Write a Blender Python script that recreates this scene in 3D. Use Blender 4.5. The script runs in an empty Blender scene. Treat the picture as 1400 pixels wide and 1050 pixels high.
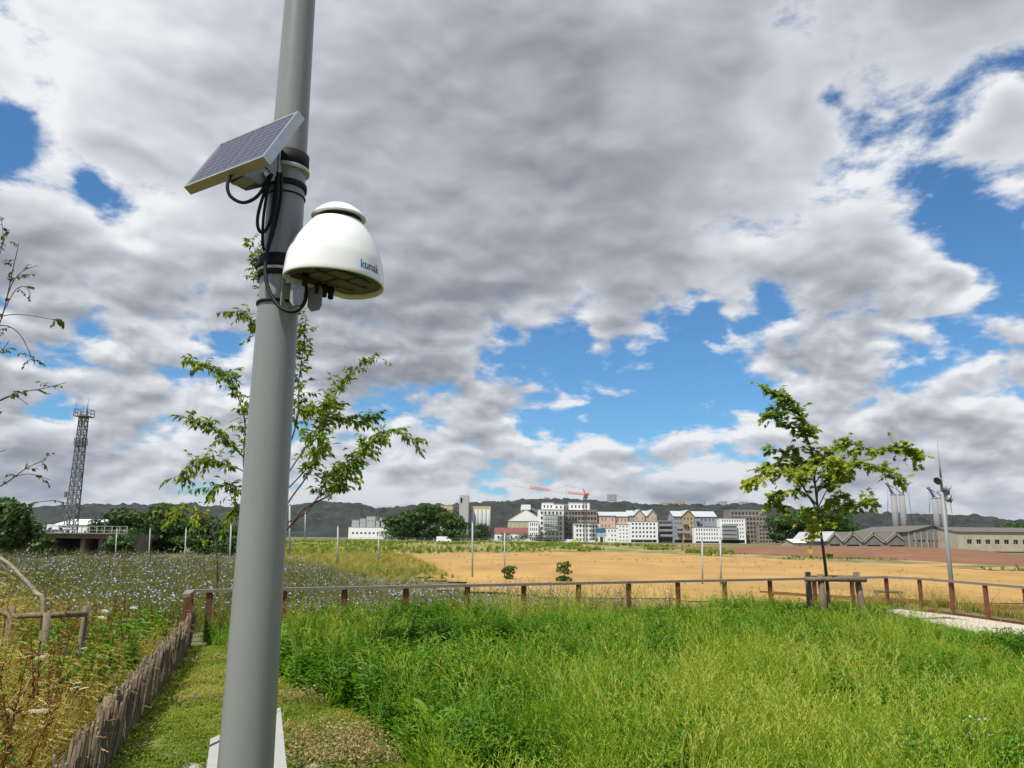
import bpy, bmesh, math, random
import numpy as np
from mathutils import Vector, Matrix, noise as mnoise
R = math.radians
random.seed(7); rng = np.random.default_rng(7)
scene = bpy.context.scene
COL = scene.collection

# ------------------------------------------------------------------ camera
PITCH, ROLL, EYE, FPX = R(11.3), R(0.5), 1.7, 1050.0
cd = bpy.data.cameras.new('camera'); cam = bpy.data.objects.new('camera', cd); COL.objects.link(cam)
CM = Matrix.Rotation(math.pi/2 + PITCH, 4, 'X') @ Matrix.Rotation(ROLL, 4, 'Z')
cam.matrix_world = Matrix.Translation((0, 0, EYE)) @ CM
cd.sensor_width = 36.0; cd.lens = 36.0*FPX/1400.0; cd.clip_start = 0.05; cd.clip_end = 30000
scene.camera = cam

# ------------------------------------------------------------------ sun, sky, exposure
SUN_AZ = Vector((-0.62, -0.78)).normalized(); SUN_EL = R(61)
SUN = Vector((SUN_AZ.x*math.cos(SUN_EL), SUN_AZ.y*math.cos(SUN_EL), math.sin(SUN_EL)))
sl = bpy.data.lights.new('sun', 'SUN'); sl.energy = 5.0; sl.angle = R(0.53); sl.color = (1.0, 0.955, 0.88)
so = bpy.data.objects.new('sun', sl); COL.objects.link(so); so.rotation_euler = SUN.to_track_quat('Z', 'Y').to_euler()
scene.view_settings.view_transform = 'Standard'; scene.view_settings.look = 'None'
scene.view_settings.exposure = 0.25; scene.view_settings.gamma = 1.0; scene.view_settings.use_curve_mapping = False
try:
    scene.cycles.use_denoising = True; scene.cycles.max_bounces = 6; scene.cycles.transparent_max_bounces = 8
    scene.cycles.volume_bounces = 0; scene.cycles.use_adaptive_sampling = True; scene.cycles.adaptive_threshold = 0.02; scene.cycles.caustics_reflective = False; scene.cycles.caustics_refractive = False
except Exception: pass

def pray(u, v):
    return (CM.to_3x3() @ Vector(((u-700)/FPX, (525-v)/FPX, -1.0)))
def at(u, v, Y):
    d = pray(u, v); return Vector((0, 0, EYE)) + d*(Y/d.y)
def gnd(u, v, z=0.0):
    d = pray(u, v); return Vector((0, 0, EYE)) + d*((z-EYE)/d.z)

world = bpy.data.worlds.new('World'); scene.world = world; world.use_nodes = True
def build_world():
    nt = world.node_tree; N, L = nt.nodes, nt.links; N.clear()
    def n(t, **k):
        x = N.new(t)
        for a, b in k.items(): setattr(x, a, b)
        return x
    def m(op, a, b=None, c=None, clamp=False):
        x = n('ShaderNodeMath', operation=op, use_clamp=clamp)
        for i, q in enumerate((a, b, c)):
            if q is None: continue
            if isinstance(q, (int, float)): x.inputs[i].default_value = q
            else: L.new(q, x.inputs[i])
        return x.outputs[0]
    def vm(op, a, b=None, out=0):
        x = n('ShaderNodeVectorMath', operation=op)
        for i, q in enumerate((a, b)):
            if q is None: continue
            if isinstance(q, (tuple, list, Vector)): x.inputs[i].default_value = tuple(q)
            else: L.new(q, x.inputs[i])
        return x.outputs[out]
    def ss(x, lo, hi):
        r = n('ShaderNodeMapRange', interpolation_type='SMOOTHSTEP')
        L.new(x, r.inputs[0]); r.inputs[1].default_value = lo; r.inputs[2].default_value = hi
        return r.outputs[0]
    def noise(vec, scale, detail, rough, dist=0.0, lac=2.0):
        x = n('ShaderNodeTexNoise', noise_dimensions='3D'); L.new(vec, x.inputs['Vector'])
        x.inputs['Scale'].default_value = scale; x.inputs['Detail'].default_value = detail
        x.inputs['Roughness'].default_value = rough; x.inputs['Distortion'].default_value = dist
        x.inputs['Lacunarity'].default_value = lac
        return x.outputs[0]
    def mixc(f, a, b):
        x = n('ShaderNodeMix', data_type='RGBA')
        if isinstance(f, (int, float)): x.inputs[0].default_value = f
        else: L.new(f, x.inputs[0])
        for i, q in ((6, a), (7, b)):
            if isinstance(q, tuple): x.inputs[i].default_value = (*q, 1)
            else: L.new(q, x.inputs[i])
        return x.outputs[2]
    sky = n('ShaderNodeTexSky', sky_type='NISHITA', sun_disc=False)
    sky.sun_elevation = SUN_EL; sky.sun_rotation = math.atan2(SUN_AZ.x, SUN_AZ.y)
    sky.air_density = 1.0; sky.dust_density = 0.6; sky.ozone_density = 2.2; sky.altitude = 50
    tc = n('ShaderNodeTexCoord'); d = vm('NORMALIZE', tc.outputs['Generated'])
    sep = n('ShaderNodeSeparateXYZ'); L.new(d, sep.inputs[0])
    zc = m('MAXIMUM', sep.outputs[2], 0.0); den = m('ADD', zc, 0.20)
    px = m('DIVIDE', sep.outputs[0], den); py = m('DIVIDE', sep.outputs[1], den)
    cb = n('ShaderNodeCombineXYZ'); L.new(px, cb.inputs[0]); L.new(py, cb.inputs[1]); cb.inputs[2].default_value = 3.7
    P = cb.outputs[0]
    # where the clouds stand open (negative) and where they pile up (positive): direction in the sky, angular size, amount
    blobs = [(1375, 310, .055, -.32), (1290, 285, .04, -.24), (1350, 430, .06, -.30), (1240, 490, .05, -.28), (1395, 85, .04, -.26), (1345, 215, .06, .30), (1340, 10, .08, .24), (1400, 150, .04, .16), (1400, 300, .03, .12), (1300, 475, .05, -.26),
             (1305, 155, .035, -.34), (900, 555, .065, -.40), (770, 540, .05, -.30), (690, 495, .05, -.30), (930, 490, .045, -.30), (860, 580, .04, -.25),
             (1010, 535, .05, -.30), (-12, 195, .036, -.46), (128, 250, .020, -.32), (1130, 130, .02, -.25), (275, 380, .03, -.24), (780, 465, .045, -.28), (1080, 450, .03, -.22), (1040, 440, .03, -.2),
             (640, 320, .20, .22), (700, 260, .34, .18), (520, 150, .25, .12), (1000, 150, .16, .16), (100, 520, .14, .16), (850, 440, .045, .26), (790, 505, .035, .24), (905, 515, .03, .12),
             (1170, 345, .055, .24), (1180, 575, .07, .24), (1330, 560, .08, .24), (1090, 490, .045, .22), (400, 480, .12, .10), (180, 440, .12, .14), (60, 380, .08, .12), (100, 80, .2, .10), (1290, 392, .016, .34), (1255, 408, .016, .34), (1220, 428, .016, .34), (1185, 450, .016, .30), (1310, 380, .014, .3), (1390, 480, .05, .2)]
    bias = None
    for (u, v, r, a) in blobs:
        D = pray(u, v).normalized()
        q = vm('DISTANCE', d, D, out=1)
        q = m('DIVIDE', q, r); q = m('MULTIPLY', q, q); q = m('MULTIPLY', q, -1.0); q = m('EXPONENT', q)
        bias = m('MULTIPLY', q, a) if bias is None else m('MULTIPLY_ADD', q, a, bias)
    low = ss(sep.outputs[2], 0.20, 0.02)      # the far cloud deck closes up towards the horizon
    def field(pv, dv, det=8.0, rg=0.60):
        a = noise(pv, 0.9, 2.0, 0.5); b = noise(pv, 2.3, det, rg, 0.35); c = noise(dv, 7.5, det, rg, 0.2)
        x = m('MULTIPLY_ADD', a, 0.45, -0.225); x = m('ADD', x, m('MULTIPLY_ADD', b, 1.0, -0.50)); return m('ADD', x, m('MULTIPLY_ADD', c, 1.35, -0.675))
    dz = vm('MULTIPLY', d, (1.0, 1.0, 1.9))
    mid = m('MULTIPLY', ss(sep.outputs[2], 0.42, 0.20), 1.0)
    f1 = field(P, dz)
    puff = m('MULTIPLY', m('MULTIPLY_ADD', noise(dz, 15.0, 7.0, 0.55, 0.2), 1.9, -0.95), mid)
    puff2 = m('MULTIPLY', m('MULTIPLY_ADD', noise(vm('ADD', dz, (SUN_AZ.x*0.006, SUN_AZ.y*0.006, 0.018)), 15.0, 3.0, 0.5, 0.2), 1.9, -0.95), mid)
    puffs = m('MULTIPLY', m('MULTIPLY_ADD', noise(dz, 15.0, 3.0, 0.5, 0.2), 1.9, -0.95), mid)
    fs = field(P, dz, 3.2, 0.5)
    f2 = field(vm('ADD', P, (SUN_AZ.x*0.05, SUN_AZ.y*0.05, 0.03)), vm('ADD', dz, (SUN_AZ.x*0.012, SUN_AZ.y*0.012, 0.030)), 3.2, 0.5)
    dens = m('ADD', m('ADD', m('MULTIPLY_ADD', puff, 0.55, f1), bias), m('MULTIPLY_ADD', low, 0.27, 0.09))
    cover = ss(dens, -0.05, 0.21)
    dens_s = m('ADD', m('ADD', m('MULTIPLY_ADD', fs, 0.8, m('MULTIPLY', f1, 0.2)), bias), 0.115)
    thick = ss(dens_s, 0.0, 0.50)
    lit = m('MULTIPLY', m('SUBTRACT', m('MULTIPLY_ADD', fs, 0.86, m('MULTIPLY', f1, 0.14)), f2), 0.95)
    broad = m('MULTIPLY_ADD', noise(P, 1.1, 2.0, 0.45), 0.95, -0.475)
    tone = m('ADD', m('ADD', m('MULTIPLY_ADD', thick, -0.53, 0.94), lit), m('MULTIPLY_ADD', m('SUBTRACT', puffs, puff2), 0.95, broad))
    for (u, v, r, a) in ((760, 190, .26, -.10), (600, 390, .20, -.10), (880, 360, .16, -.10), (60, 520, .14, -.12), (130, 60, .22, .10), (1050, 190, .10, .12)):   # darker thick masses, brighter thin ones
        q = m('DIVIDE', vm('DISTANCE', d, pray(u, v).normalized(), out=1), r); q = m('EXPONENT', m('MULTIPLY', m('MULTIPLY', q, q), -1.0)); tone = m('MULTIPLY_ADD', q, a, tone)
    tone = m('MINIMUM', m('MAXIMUM', tone, 0.0), 1.0)
    ramp = n('ShaderNodeValToRGB'); L.new(tone, ramp.inputs[0]); e = ramp.color_ramp.elements
    K = 8.6
    stops = [(0.0, (.25, .275, .32)), (.25, (.345, .37, .415)), (.5, (.47, .495, .545)), (.78, (.66, .68, .725)), (1.0, (.86, .87, .89))]
    e[0].position = 0; e[0].color = (*stops[0][1], 1); e[1].position = 1; e[1].color = (*stops[-1][1], 1)
    for p, c in stops[1:-1]:
        q = e.new(p); q.color = (*c, 1)
    cl = vm('SCALE', ramp.outputs[0]); cl.node.inputs['Scale'].default_value = K
    far = mixc(m('MULTIPLY', ss(sep.outputs[2], 0.14, 0.0), 0.45), cl, (2.75, 3.2, 3.9))
    blue = n('ShaderNodeMix', data_type='RGBA', blend_type='MULTIPLY'); blue.inputs[0].default_value = 1.0
    L.new(sky.outputs[0], blue.inputs[6]); blue.inputs[7].default_value = (0.50, 0.86, 1.10, 1)
    col = mixc(cover, blue.outputs[2], far)
    bg = n('ShaderNodeBackground'); bg.inputs[1].default_value = 0.1; L.new(col, bg.inputs[0])
    out = n('ShaderNodeOutputWorld'); L.new(bg.outputs[0], out.inputs[0])
build_world()
try: world.cycles.sampling_method = 'MANUAL'; world.cycles.sample_map_resolution = 512
except Exception: pass

# ------------------------------------------------------------------ helpers
MATS = {}
def mat(name, col, rough=0.7, metal=0.0, col2=None, nscale=4.0, bump=0.0, bscale=None, detail=5.0, spec=None, coords='Object', stretch=None, coat=0.0, sharp=None):
    if name in MATS: return MATS[name]
    m_ = bpy.data.materials.new(name); m_.use_nodes = True; nt = m_.node_tree; N, L = nt.nodes, nt.links
    b = N['Principled BSDF']; b.inputs['Roughness'].default_value = rough; b.inputs['Metallic'].default_value = metal
    if spec is not None: b.inputs['Specular IOR Level'].default_value = spec
    if coat: b.inputs['Coat Weight'].default_value = coat; b.inputs['Coat Roughness'].default_value = 0.12
    b.inputs['Base Color'].default_value = (*col, 1)
    if col2 is not None or bump:
        tc = N.new('ShaderNodeTexCoord'); mp = N.new('ShaderNodeMapping'); L.new(tc.outputs[coords], mp.inputs[0])
        if stretch: mp.inputs['Scale'].default_value = stretch
        if col2 is not None:
            t = N.new('ShaderNodeTexNoise'); L.new(mp.outputs[0], t.inputs['Vector']); t.inputs['Scale'].default_value = nscale
            t.inputs['Detail'].default_value = detail; t.inputs['Roughness'].default_value = 0.62
            r = N.new('ShaderNodeMapRange'); lo, hi = sharp or (0.3, 0.7); r.inputs[1].default_value = lo; r.inputs[2].default_value = hi; L.new(t.outputs[0], r.inputs[0])
            x = N.new('ShaderNodeMix'); x.data_type = 'RGBA'; L.new(r.outputs[0], x.inputs[0])
            x.inputs[6].default_value = (*col, 1); x.inputs[7].default_value = (*col2, 1); L.new(x.outputs[2], b.inputs['Base Color'])
        if bump:
            t2 = N.new('ShaderNodeTexNoise'); L.new(mp.outputs[0], t2.inputs['Vector']); t2.inputs['Scale'].default_value = bscale or nscale*3
            t2.inputs['Detail'].default_value = 6.0
            bp = N.new('ShaderNodeBump'); bp.inputs['Strength'].default_value = bump; L.new(t2.outputs[0], bp.inputs['Height']); L.new(bp.outputs[0], b.inputs['Normal'])
    MATS[name] = m_; return m_

def leafmat(name, a, b_, c=None, trans=0.35, instanced=False, rough=0.5):
    """two or three leaf colours picked per leaf (attribute 'tint', or the instance's own tint)"""
    if name in MATS: return MATS[name]
    m_ = bpy.data.materials.new(name); m_.use_nodes = True; nt = m_.node_tree; N, L = nt.nodes, nt.links
    p = N['Principled BSDF']; out = N['Material Output']; p.inputs['Roughness'].default_value = rough; p.inputs['Specular IOR Level'].default_value = 0.25
    at_ = N.new('ShaderNodeAttribute'); at_.attribute_name = 'tint'
    v = at_.outputs['Fac']
    if instanced:
        ai = N.new('ShaderNodeAttribute'); ai.attribute_type = 'INSTANCER'; ai.attribute_name = 'itint'
        ad = N.new('ShaderNodeMath'); ad.operation = 'ADD'; L.new(v, ad.inputs[0]); L.new(ai.outputs['Fac'], ad.inputs[1]); v = ad.outputs[0]
    r = N.new('ShaderNodeValToRGB'); L.new(v, r.inputs[0]); e = r.color_ramp.elements
    e[0].color = (*a, 1); e[1].color = (*b_, 1)
    if c: e[1].position = 0.8; q = e.new(1.0); q.color = (*c, 1)
    L.new(r.outputs[0], p.inputs['Base Color'])
    tr = N.new('ShaderNodeBsdfTranslucent'); g = N.new('ShaderNodeMix'); g.data_type = 'RGBA'; g.blend_type = 'MULTIPLY'; g.inputs[0].default_value = 1
    L.new(r.outputs[0], g.inputs[6]); g.inputs[7].default_value = (1.25, 1.3, 0.55, 1); L.new(g.outputs[2], tr.inputs[0])
    mx = N.new('ShaderNodeMixShader'); mx.inputs[0].default_value = trans; L.new(p.outputs[0], mx.inputs[1]); L.new(tr.outputs[0], mx.inputs[2]); L.new(mx.outputs[0], out.inputs[0])
    MATS[name] = m_; return m_

class MB:
    """collects faces, links them as one mesh object"""
    def __init__(s): s.v = []; s.f = []; s.mi = []; s.sm = []; s.k = 0; s.tint = None
    def add(s, vs, fs, smooth=False):
        o = len(s.v); s.v += [tuple(p) for p in vs]; s.f += [tuple(i+o for i in f) for f in fs]
        s.mi += [s.k]*len(fs); s.sm += [smooth]*len(fs); return s
    def box(s, c, size, M=None):
        x, y, z = size[0]/2, size[1]/2, size[2]/2
        vs = [Vector((a*x, b*y, d*z)) for d in (-1, 1) for b in (-1, 1) for a in (-1, 1)]
        if M is not None: vs = [M @ p for p in vs]
        vs = [p+Vector(c) for p in vs]
        return s.add(vs, [(0, 2, 3, 1), (4, 5, 7, 6), (0, 1, 5, 4), (2, 6, 7, 3), (0, 4, 6, 2), (1, 3, 7, 5)])
    def box2(s, a, b):
        return s.box([(a[i]+b[i])/2 for i in range(3)], [abs(b[i]-a[i]) for i in range(3)])
    def bar(s, p0, p1, w, h=None, up=(0, 0, 1)):
        p0, p1 = Vector(p0), Vector(p1); d = p1-p0; l = d.length; d.normalize(); h = h or w
        upv = Vector(up)
        if abs(d.dot(upv)) > 0.98: upv = Vector((0, 1, 0))
        x = d.cross(upv).normalized(); z = x.cross(d)
        M = Matrix((x, d, z)).transposed()
        return s.box((p0+p1)/2, (w, l, h), M)
    def tube(s, pts, rad, n=8, caps=True, smooth=True):
        pts = [Vector(p) for p in pts]; rad = rad if isinstance(rad, (list, tuple)) else [rad]*len(pts)
        o = len(s.v); vs = []; fs = []; ref = None
        for i, p in enumerate(pts):
            t = (pts[min(i+1, len(pts)-1)]-pts[max(i-1, 0)]).normalized()
            if ref is None: ref = t.orthogonal().normalized()
            ref = (ref-t*ref.dot(t)); ref = ref.normalized() if ref.length > 1e-6 else t.orthogonal().normalized()
            b = t.cross(ref)
            for k in range(n):
                a = 2*math.pi*k/n; vs.append(p+(ref*math.cos(a)+b*math.sin(a))*rad[i])
        for i in range(len(pts)-1):
            for k in range(n):
                fs.append((i*n+k, i*n+(k+1) % n, (i+1)*n+(k+1) % n, (i+1)*n+k))
        s.add(vs, fs, smooth)
        if caps:
            q = len(pts)-1
            s.f += [tuple(o+k for k in reversed(range(n))), tuple(o+q*n+k for k in range(n))]; s.mi += [s.k]*2; s.sm += [False]*2
        return s
    def lathe(s, prof, n=24, M=None, smooth=True):
        vs = []; fs = []
        for (r, z) in prof:
            for k in range(n):
                a = 2*math.pi*k/n; p = Vector((r*math.cos(a), r*math.sin(a), z)); vs.append(M @ p if M is not None else p)
        for i in range(len(prof)-1):
            for k in range(n): fs.append((i*n+k, i*n+(k+1) % n, (i+1)*n+(k+1) % n, (i+1)*n+k))
        return s.add(vs, fs, smooth)
    def prism(s, poly, z0, z1):
        n = len(poly); vs = [(p[0], p[1], z0) for p in poly]+[(p[0], p[1], z1) for p in poly]
        fs = [tuple(reversed(range(n))), tuple(range(n, 2*n))]+[(i, (i+1) % n, n+(i+1) % n, n+i) for i in range(n)]
        return s.add(vs, fs)
    def mesh(s, name, mats):
        me = bpy.data.meshes.new(name); me.from_pydata(s.v, [], s.f)
        for q in (mats if isinstance(mats, (list, tuple)) else [mats]): me.materials.append(q)
        me.polygons.foreach_set('material_index', s.mi); me.polygons.foreach_set('use_smooth', s.sm)
        if s.tint is not None:
            a = me.attributes.new('tint', 'FLOAT', 'FACE'); a.data.foreach_set('value', np.asarray(s.tint, dtype=np.float32))
        me.update(); return me
    def build(s, name, mats, parent=None): return link(name, s.mesh(name, mats), parent)
def link(name, me, parent=None, loc=None, rot=None):
    o = bpy.data.objects.new(name, me); COL.objects.link(o); o.parent = parent
    if loc is not None: o.location = loc
    if rot is not None: o.rotation_euler = rot
    return o
def tag(o, label=None, cat=None, group=None, kind=None):
    for k, v in (('label', label), ('category', cat), ('group', group), ('kind', kind)):
        if v: o[k] = v
    return o
def empty(name, loc, label, cat, group=None, rz=0.0):
    o = bpy.data.objects.new(name, None); COL.objects.link(o); o.location = loc; o.rotation_euler = (0, 0, rz); o.empty_display_size = .2
    return tag(o, label, cat, group)
def spline(pts, n=5):
    P = [Vector(p) for p in pts]
    if len(P) < 3: return [P[0].lerp(P[-1], i/n) for i in range(n+1)]
    out = []
    for i in range(len(P)-1):
        p0, p1, p2, p3 = P[max(i-1, 0)], P[i], P[i+1], P[min(i+2, len(P)-1)]
        for k in range(n):
            t = k/n; out.append(0.5*((2*p1)+(p2-p0)*t+(2*p0-5*p1+4*p2-p3)*t*t+(3*p1-p0-3*p2+p3)*t**3))
    return out+[P[-1]]
def sstep(x, a, b):
    t = np.clip((np.asarray(x, float)-a)/(b-a), 0, 1); return t*t*(3-2*t)
def inside(poly, x, y):
    x = np.asarray(x); y = np.asarray(y); r = np.zeros(x.shape, bool); n = len(poly)
    for i in range(n):
        x0, y0 = poly[i][:2]; x1, y1 = poly[(i+1) % n][:2]
        c = ((y0 > y) != (y1 > y)) & (x < (x1-x0)*(y-y0)/((y1-y0)+1e-12)+x0); r ^= c
    return r
def vnoise(x, y, s, seed=0):
    """cheap smooth value noise on arrays, 0..1"""
    x = np.asarray(x, float)*s+seed*17.3; y = np.asarray(y, float)*s+seed*9.1
    xi = np.floor(x).astype(np.int64); yi = np.floor(y).astype(np.int64); fx = x-xi; fy = y-yi
    fx = fx*fx*(3-2*fx); fy = fy*fy*(3-2*fy)
    def h(a, b):
        k = (a*374761393+b*668265263+seed*974711) & 0xffffffff; k = ((k ^ (k >> 13))*1274126177) & 0xffffffff; return ((k ^ (k >> 16)) & 0xffff)/65535.0
    return (h(xi, yi)*(1-fx)+h(xi+1, yi)*fx)*(1-fy)+(h(xi, yi+1)*(1-fx)+h(xi+1, yi+1)*fx)*fy
def fbm(x, y, s, o=4, seed=0):
    t = 0; a = .5; n = 0
    for i in range(o): t = t+a*vnoise(x, y, s*2**i, seed+i); n += a; a *= .5
    return t/n
# ------------------------------------------------------------------ terrain
def hz(x, y):
    x = np.asarray(x, float); y = np.asarray(y, float)
    yf = 13.0+(np.clip(x, -5.2, 10.5)+5.2)*0.4615
    span = 12-6*sstep(x, -2, 5)
    dr = sstep((y-yf-0.9)/span, 0, 1)
    dl = sstep((y-28)/26, 0, 1)
    k = sstep(x, -10, -5.0)
    drop = dl*(1-k)+dr*k
    drop = np.maximum(drop, sstep((x-11.2)/5, 0, 1))
    z = -1.5*drop+1.2*sstep(y, 235, 310)
    lump = (fbm(x, y, .35, 3, 3)-.5)*(.05+.22*drop)*np.where(y < 40, 1, .4)
    return z+lump-np.where(y > 60, 0.0, 0)
def hz1(x, y): return float(hz(np.array([x]), np.array([y]))[0])

def axis(bps):
    out = []
    for a, b, st in bps: out += list(np.arange(a, b, st))
    return np.array(out+[bps[-1][1]])
def sheet(name, xs, ys, zfun, material, keep=None, kind='structure'):
    X, Y = np.meshgrid(xs, ys); Z = zfun(X, Y); nx = len(xs); ny = len(ys)
    v = np.stack([X.ravel(), Y.ravel(), Z.ravel()], 1)
    i = np.arange((ny-1)*nx).reshape(ny-1, nx)[:, :-1].ravel()
    f = np.stack([i, i+1, i+nx+1, i+nx], 1)
    if keep is not None:
        c = v[f].mean(1); f = f[keep(c[:, 0], c[:, 1])]
        used = np.unique(f); remap = -np.ones(len(v), int); remap[used] = np.arange(len(used)); v = v[used]; f = remap[f]
    me = bpy.data.meshes.new(name); me.from_pydata(v.tolist(), [], f.tolist()); me.materials.append(material)
    me.polygons.foreach_set('use_smooth', [True]*len(me.polygons))
    return tag(link(name, me), kind=kind)

m_ground = mat('dry_grassland', (.13, .115, .045), .95, col2=(.085, .10, .03), nscale=.35, bump=.5, bscale=2.5, detail=8)
gx = axis([(-3000, -600, 200), (-600, -120, 30), (-120, -20, 4), (-20, 20, .4), (20, 120, 4), (120, 600, 30), (600, 3000, 200)])
gy = axis([(-60, 0, 6), (0, 32, .4), (32, 80, 2), (80, 300, 6), (300, 900, 40), (900, 6000, 300)])
sheet('ground', gx, gy, hz, m_ground)

# short lawn between the paling fence and the meadow
m_lawn = mat('lawn_soil', (.12, .15, .02), .95, col2=(.16, .125, .04), nscale=1.6, bump=.6, bscale=14, detail=9)
LAWN = [(-2.1, 3.0), (-2.95, 6.14), (-4.9, 12.3), (-4.2, 12.2), (-3.4, 10.6), (-2.6, 9.5), (-1.95, 8.5), (-1.2, 7.6), (-.6, 6.1), (-.2, 4.0), (0, 3.0)]
sheet('lawn', axis([(-6, 1.5, .12)]), axis([(2.8, 13, .12)]), lambda x, y: hz(x, y)+.012, m_lawn, lambda x, y: inside(LAWN, x, y))

# ochre crop field, bare soil in front of it, grassy embankment, red-brown earth bank
ZF = -1.5
def line(pts, z): return [gnd(u, v, z) for u, v in pts]
far_edge = line([(395, 759), (540, 757.5), (800, 755), (900, 757.5), (1000, 762), (1100, 767), (1250, 773), (1400, 783), (1460, 788)], ZF)
near_edge = [Vector((60, 44, 0)), Vector((34, 42, 0)), Vector((14, 40, 0)), Vector((0, 44, 0)), gnd(575, 790, -1.5)]
FIELD = [(p.x, p.y) for p in far_edge[1:]]+[(p.x, p.y) for p in near_edge]
m_field = mat('ochre_crop', (.405, .243, .066), .95, col2=(.275, .158, .042), nscale=.14, bump=1.0, bscale=3.5, detail=15, stretch=(1, .6, 1), sharp=(.33, .66))
sheet('field', axis([(-60, 130, 1.5)]), axis([(38, 185, 1.5)]), lambda x, y: hz(x, y)+.10+(fbm(x, y, .8, 3, 8)-.5)*.10, m_field, lambda x, y: inside(FIELD, x+(fbm(x, y, .12, 3, 13)-.5)*9, y))
m_soil = mat('stony_soil', (.25, .135, .06), .95, col2=(.19, .125, .05), nscale=.5, bump=.8, bscale=6, detail=9)
SOIL = [(60, 46), (34, 44), (14, 42), (0, 44), (-2, 36), (4, 31), (14, 29), (60, 27)]
sheet('bare_soil', axis([(-6, 60, .8)]), axis([(26, 48, .8)]), lambda x, y: hz(x, y)+.05+(fbm(x, y, .9, 3, 9)-.5)*.06, m_soil, lambda x, y: inside(SOIL, x, y))

def strip(name, A, B, material, rows=10, amp=.3, bulge=0.0, seed=1, ncol=160):
    """ground strip lofted between two ground lines"""
    def res(P, n):
        P = [Vector(p) for p in P]; L = [0]
        for i in range(1, len(P)): L.append(L[-1]+(P[i]-P[i-1]).length)
        out = []
        for k in range(n):
            t = L[-1]*k/(n-1); i = min(max(np.searchsorted(L, t)-1, 0), len(P)-2); out.append(P[i].lerp(P[i+1], (t-L[i])/(L[i+1]-L[i])))
        return out
    a, b = res(A, ncol), res(B, ncol); vs = []; fs = []
    for r in range(rows+1):
        t = r/rows
        for k in range(ncol):
            p = a[k].lerp(b[k], t); nz = float(fbm(np.array([p.x]), np.array([p.y]), .12, 4, seed)[0])-.5
            edge = min(1, 4*t*(1-t)+.15)
            vs.append((p.x, p.y, p.z+nz*amp*edge+bulge*math.sin(math.pi*t)))
    for r in range(rows):
        for k in range(ncol-1): i = r*ncol+k; fs.append((i, i+1, i+ncol+1, i+ncol))
    me = bpy.data.meshes.new(name); me.from_pydata(vs, [], fs); me.materials.append(material); me.polygons.foreach_set('use_smooth', [True]*len(fs))
    return tag(link(name, me), kind='structure')
fe = far_edge
m_emb = mat('embankment_grass', (.30, .23, .075), .95, col2=(.10, .125, .025), sharp=(.4, .58), nscale=.13, bump=.9, bscale=1.2, detail=9)
strip('embankment', [Vector((p.x, p.y-1, -1.45)) for p in fe[:5]], [at(u, v, Y) for u, v, Y in ((380, 739.5, 262), (540, 740, 262), (700, 741.5, 262), (850, 744.5, 262), (1000, 749.5, 240))], m_emb, 12, .9, .25, 4)
strip('embankment_top', [at(u, v, Y) for u, v, Y in ((380, 739.5, 262), (540, 740, 262), (700, 741.5, 262), (850, 744.5, 262), (1000, 749.5, 240))], [Vector((-150, 330, -.35)), Vector((-50, 330, -.35)), Vector((40, 330, -.35)), Vector((130, 330, -.35))], m_emb, 6, .1, 0, 4)
m_bank = mat('red_brown_earth', (.215, .095, .036), .95, col2=(.125, .055, .024), nscale=.12, bump=.8, bscale=1.0, detail=9)
verge = [(p.x*1.13+2, p.y*1.15, -1.3) for p in fe[3:]]
crest = [at(u, v, Y) for u, v, Y in ((880, 748, 215), (960, 746.8, 212), (1100, 746.2, 205), (1240, 747.2, 195), (1330, 751.5, 185), (1400, 758.5, 165), (1480, 764, 155))]
m_verge = mat('verge_grass', (.34, .215, .08), .95, col2=(.10, .10, .03), sharp=(.42, .58), nscale=.2, bump=.9, bscale=1.5, detail=9)
strip('verge', [(p.x*.995, p.y*.995, -1.42) for p in fe[3:]], verge, m_verge, 8, .35, .1, 5)
strip('earth_bank', verge, crest, m_bank, 10, .5, .35, 6)
strip('earth_bank_back', crest, [p+Vector((p.x*.12, p.y*.12, -1.6)) for p in crest], m_bank, 4, .2, 0, 6)

# pale path by the right-hand barrier, with its steel edging
m_path = mat('pale_concrete', (.47, .41, .325), .9, col2=(.39, .34, .265), nscale=5, bump=.25, bscale=60)
PATHP = [(9.62, 19.6), (10.2, 17.8), (10.6, 14.5), (10.9, 9.0), (10.95, 6), (9.0, 6), (8.95, 9.0), (8.75, 13.5), (8.2, 17.2), (6.6, 18.0), (6.9, 18.5)]
mb = MB(); mb.prism(PATHP[::-1], -.1, .05); path = mb.build('path', m_path); tag(path, kind='structure')

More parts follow.
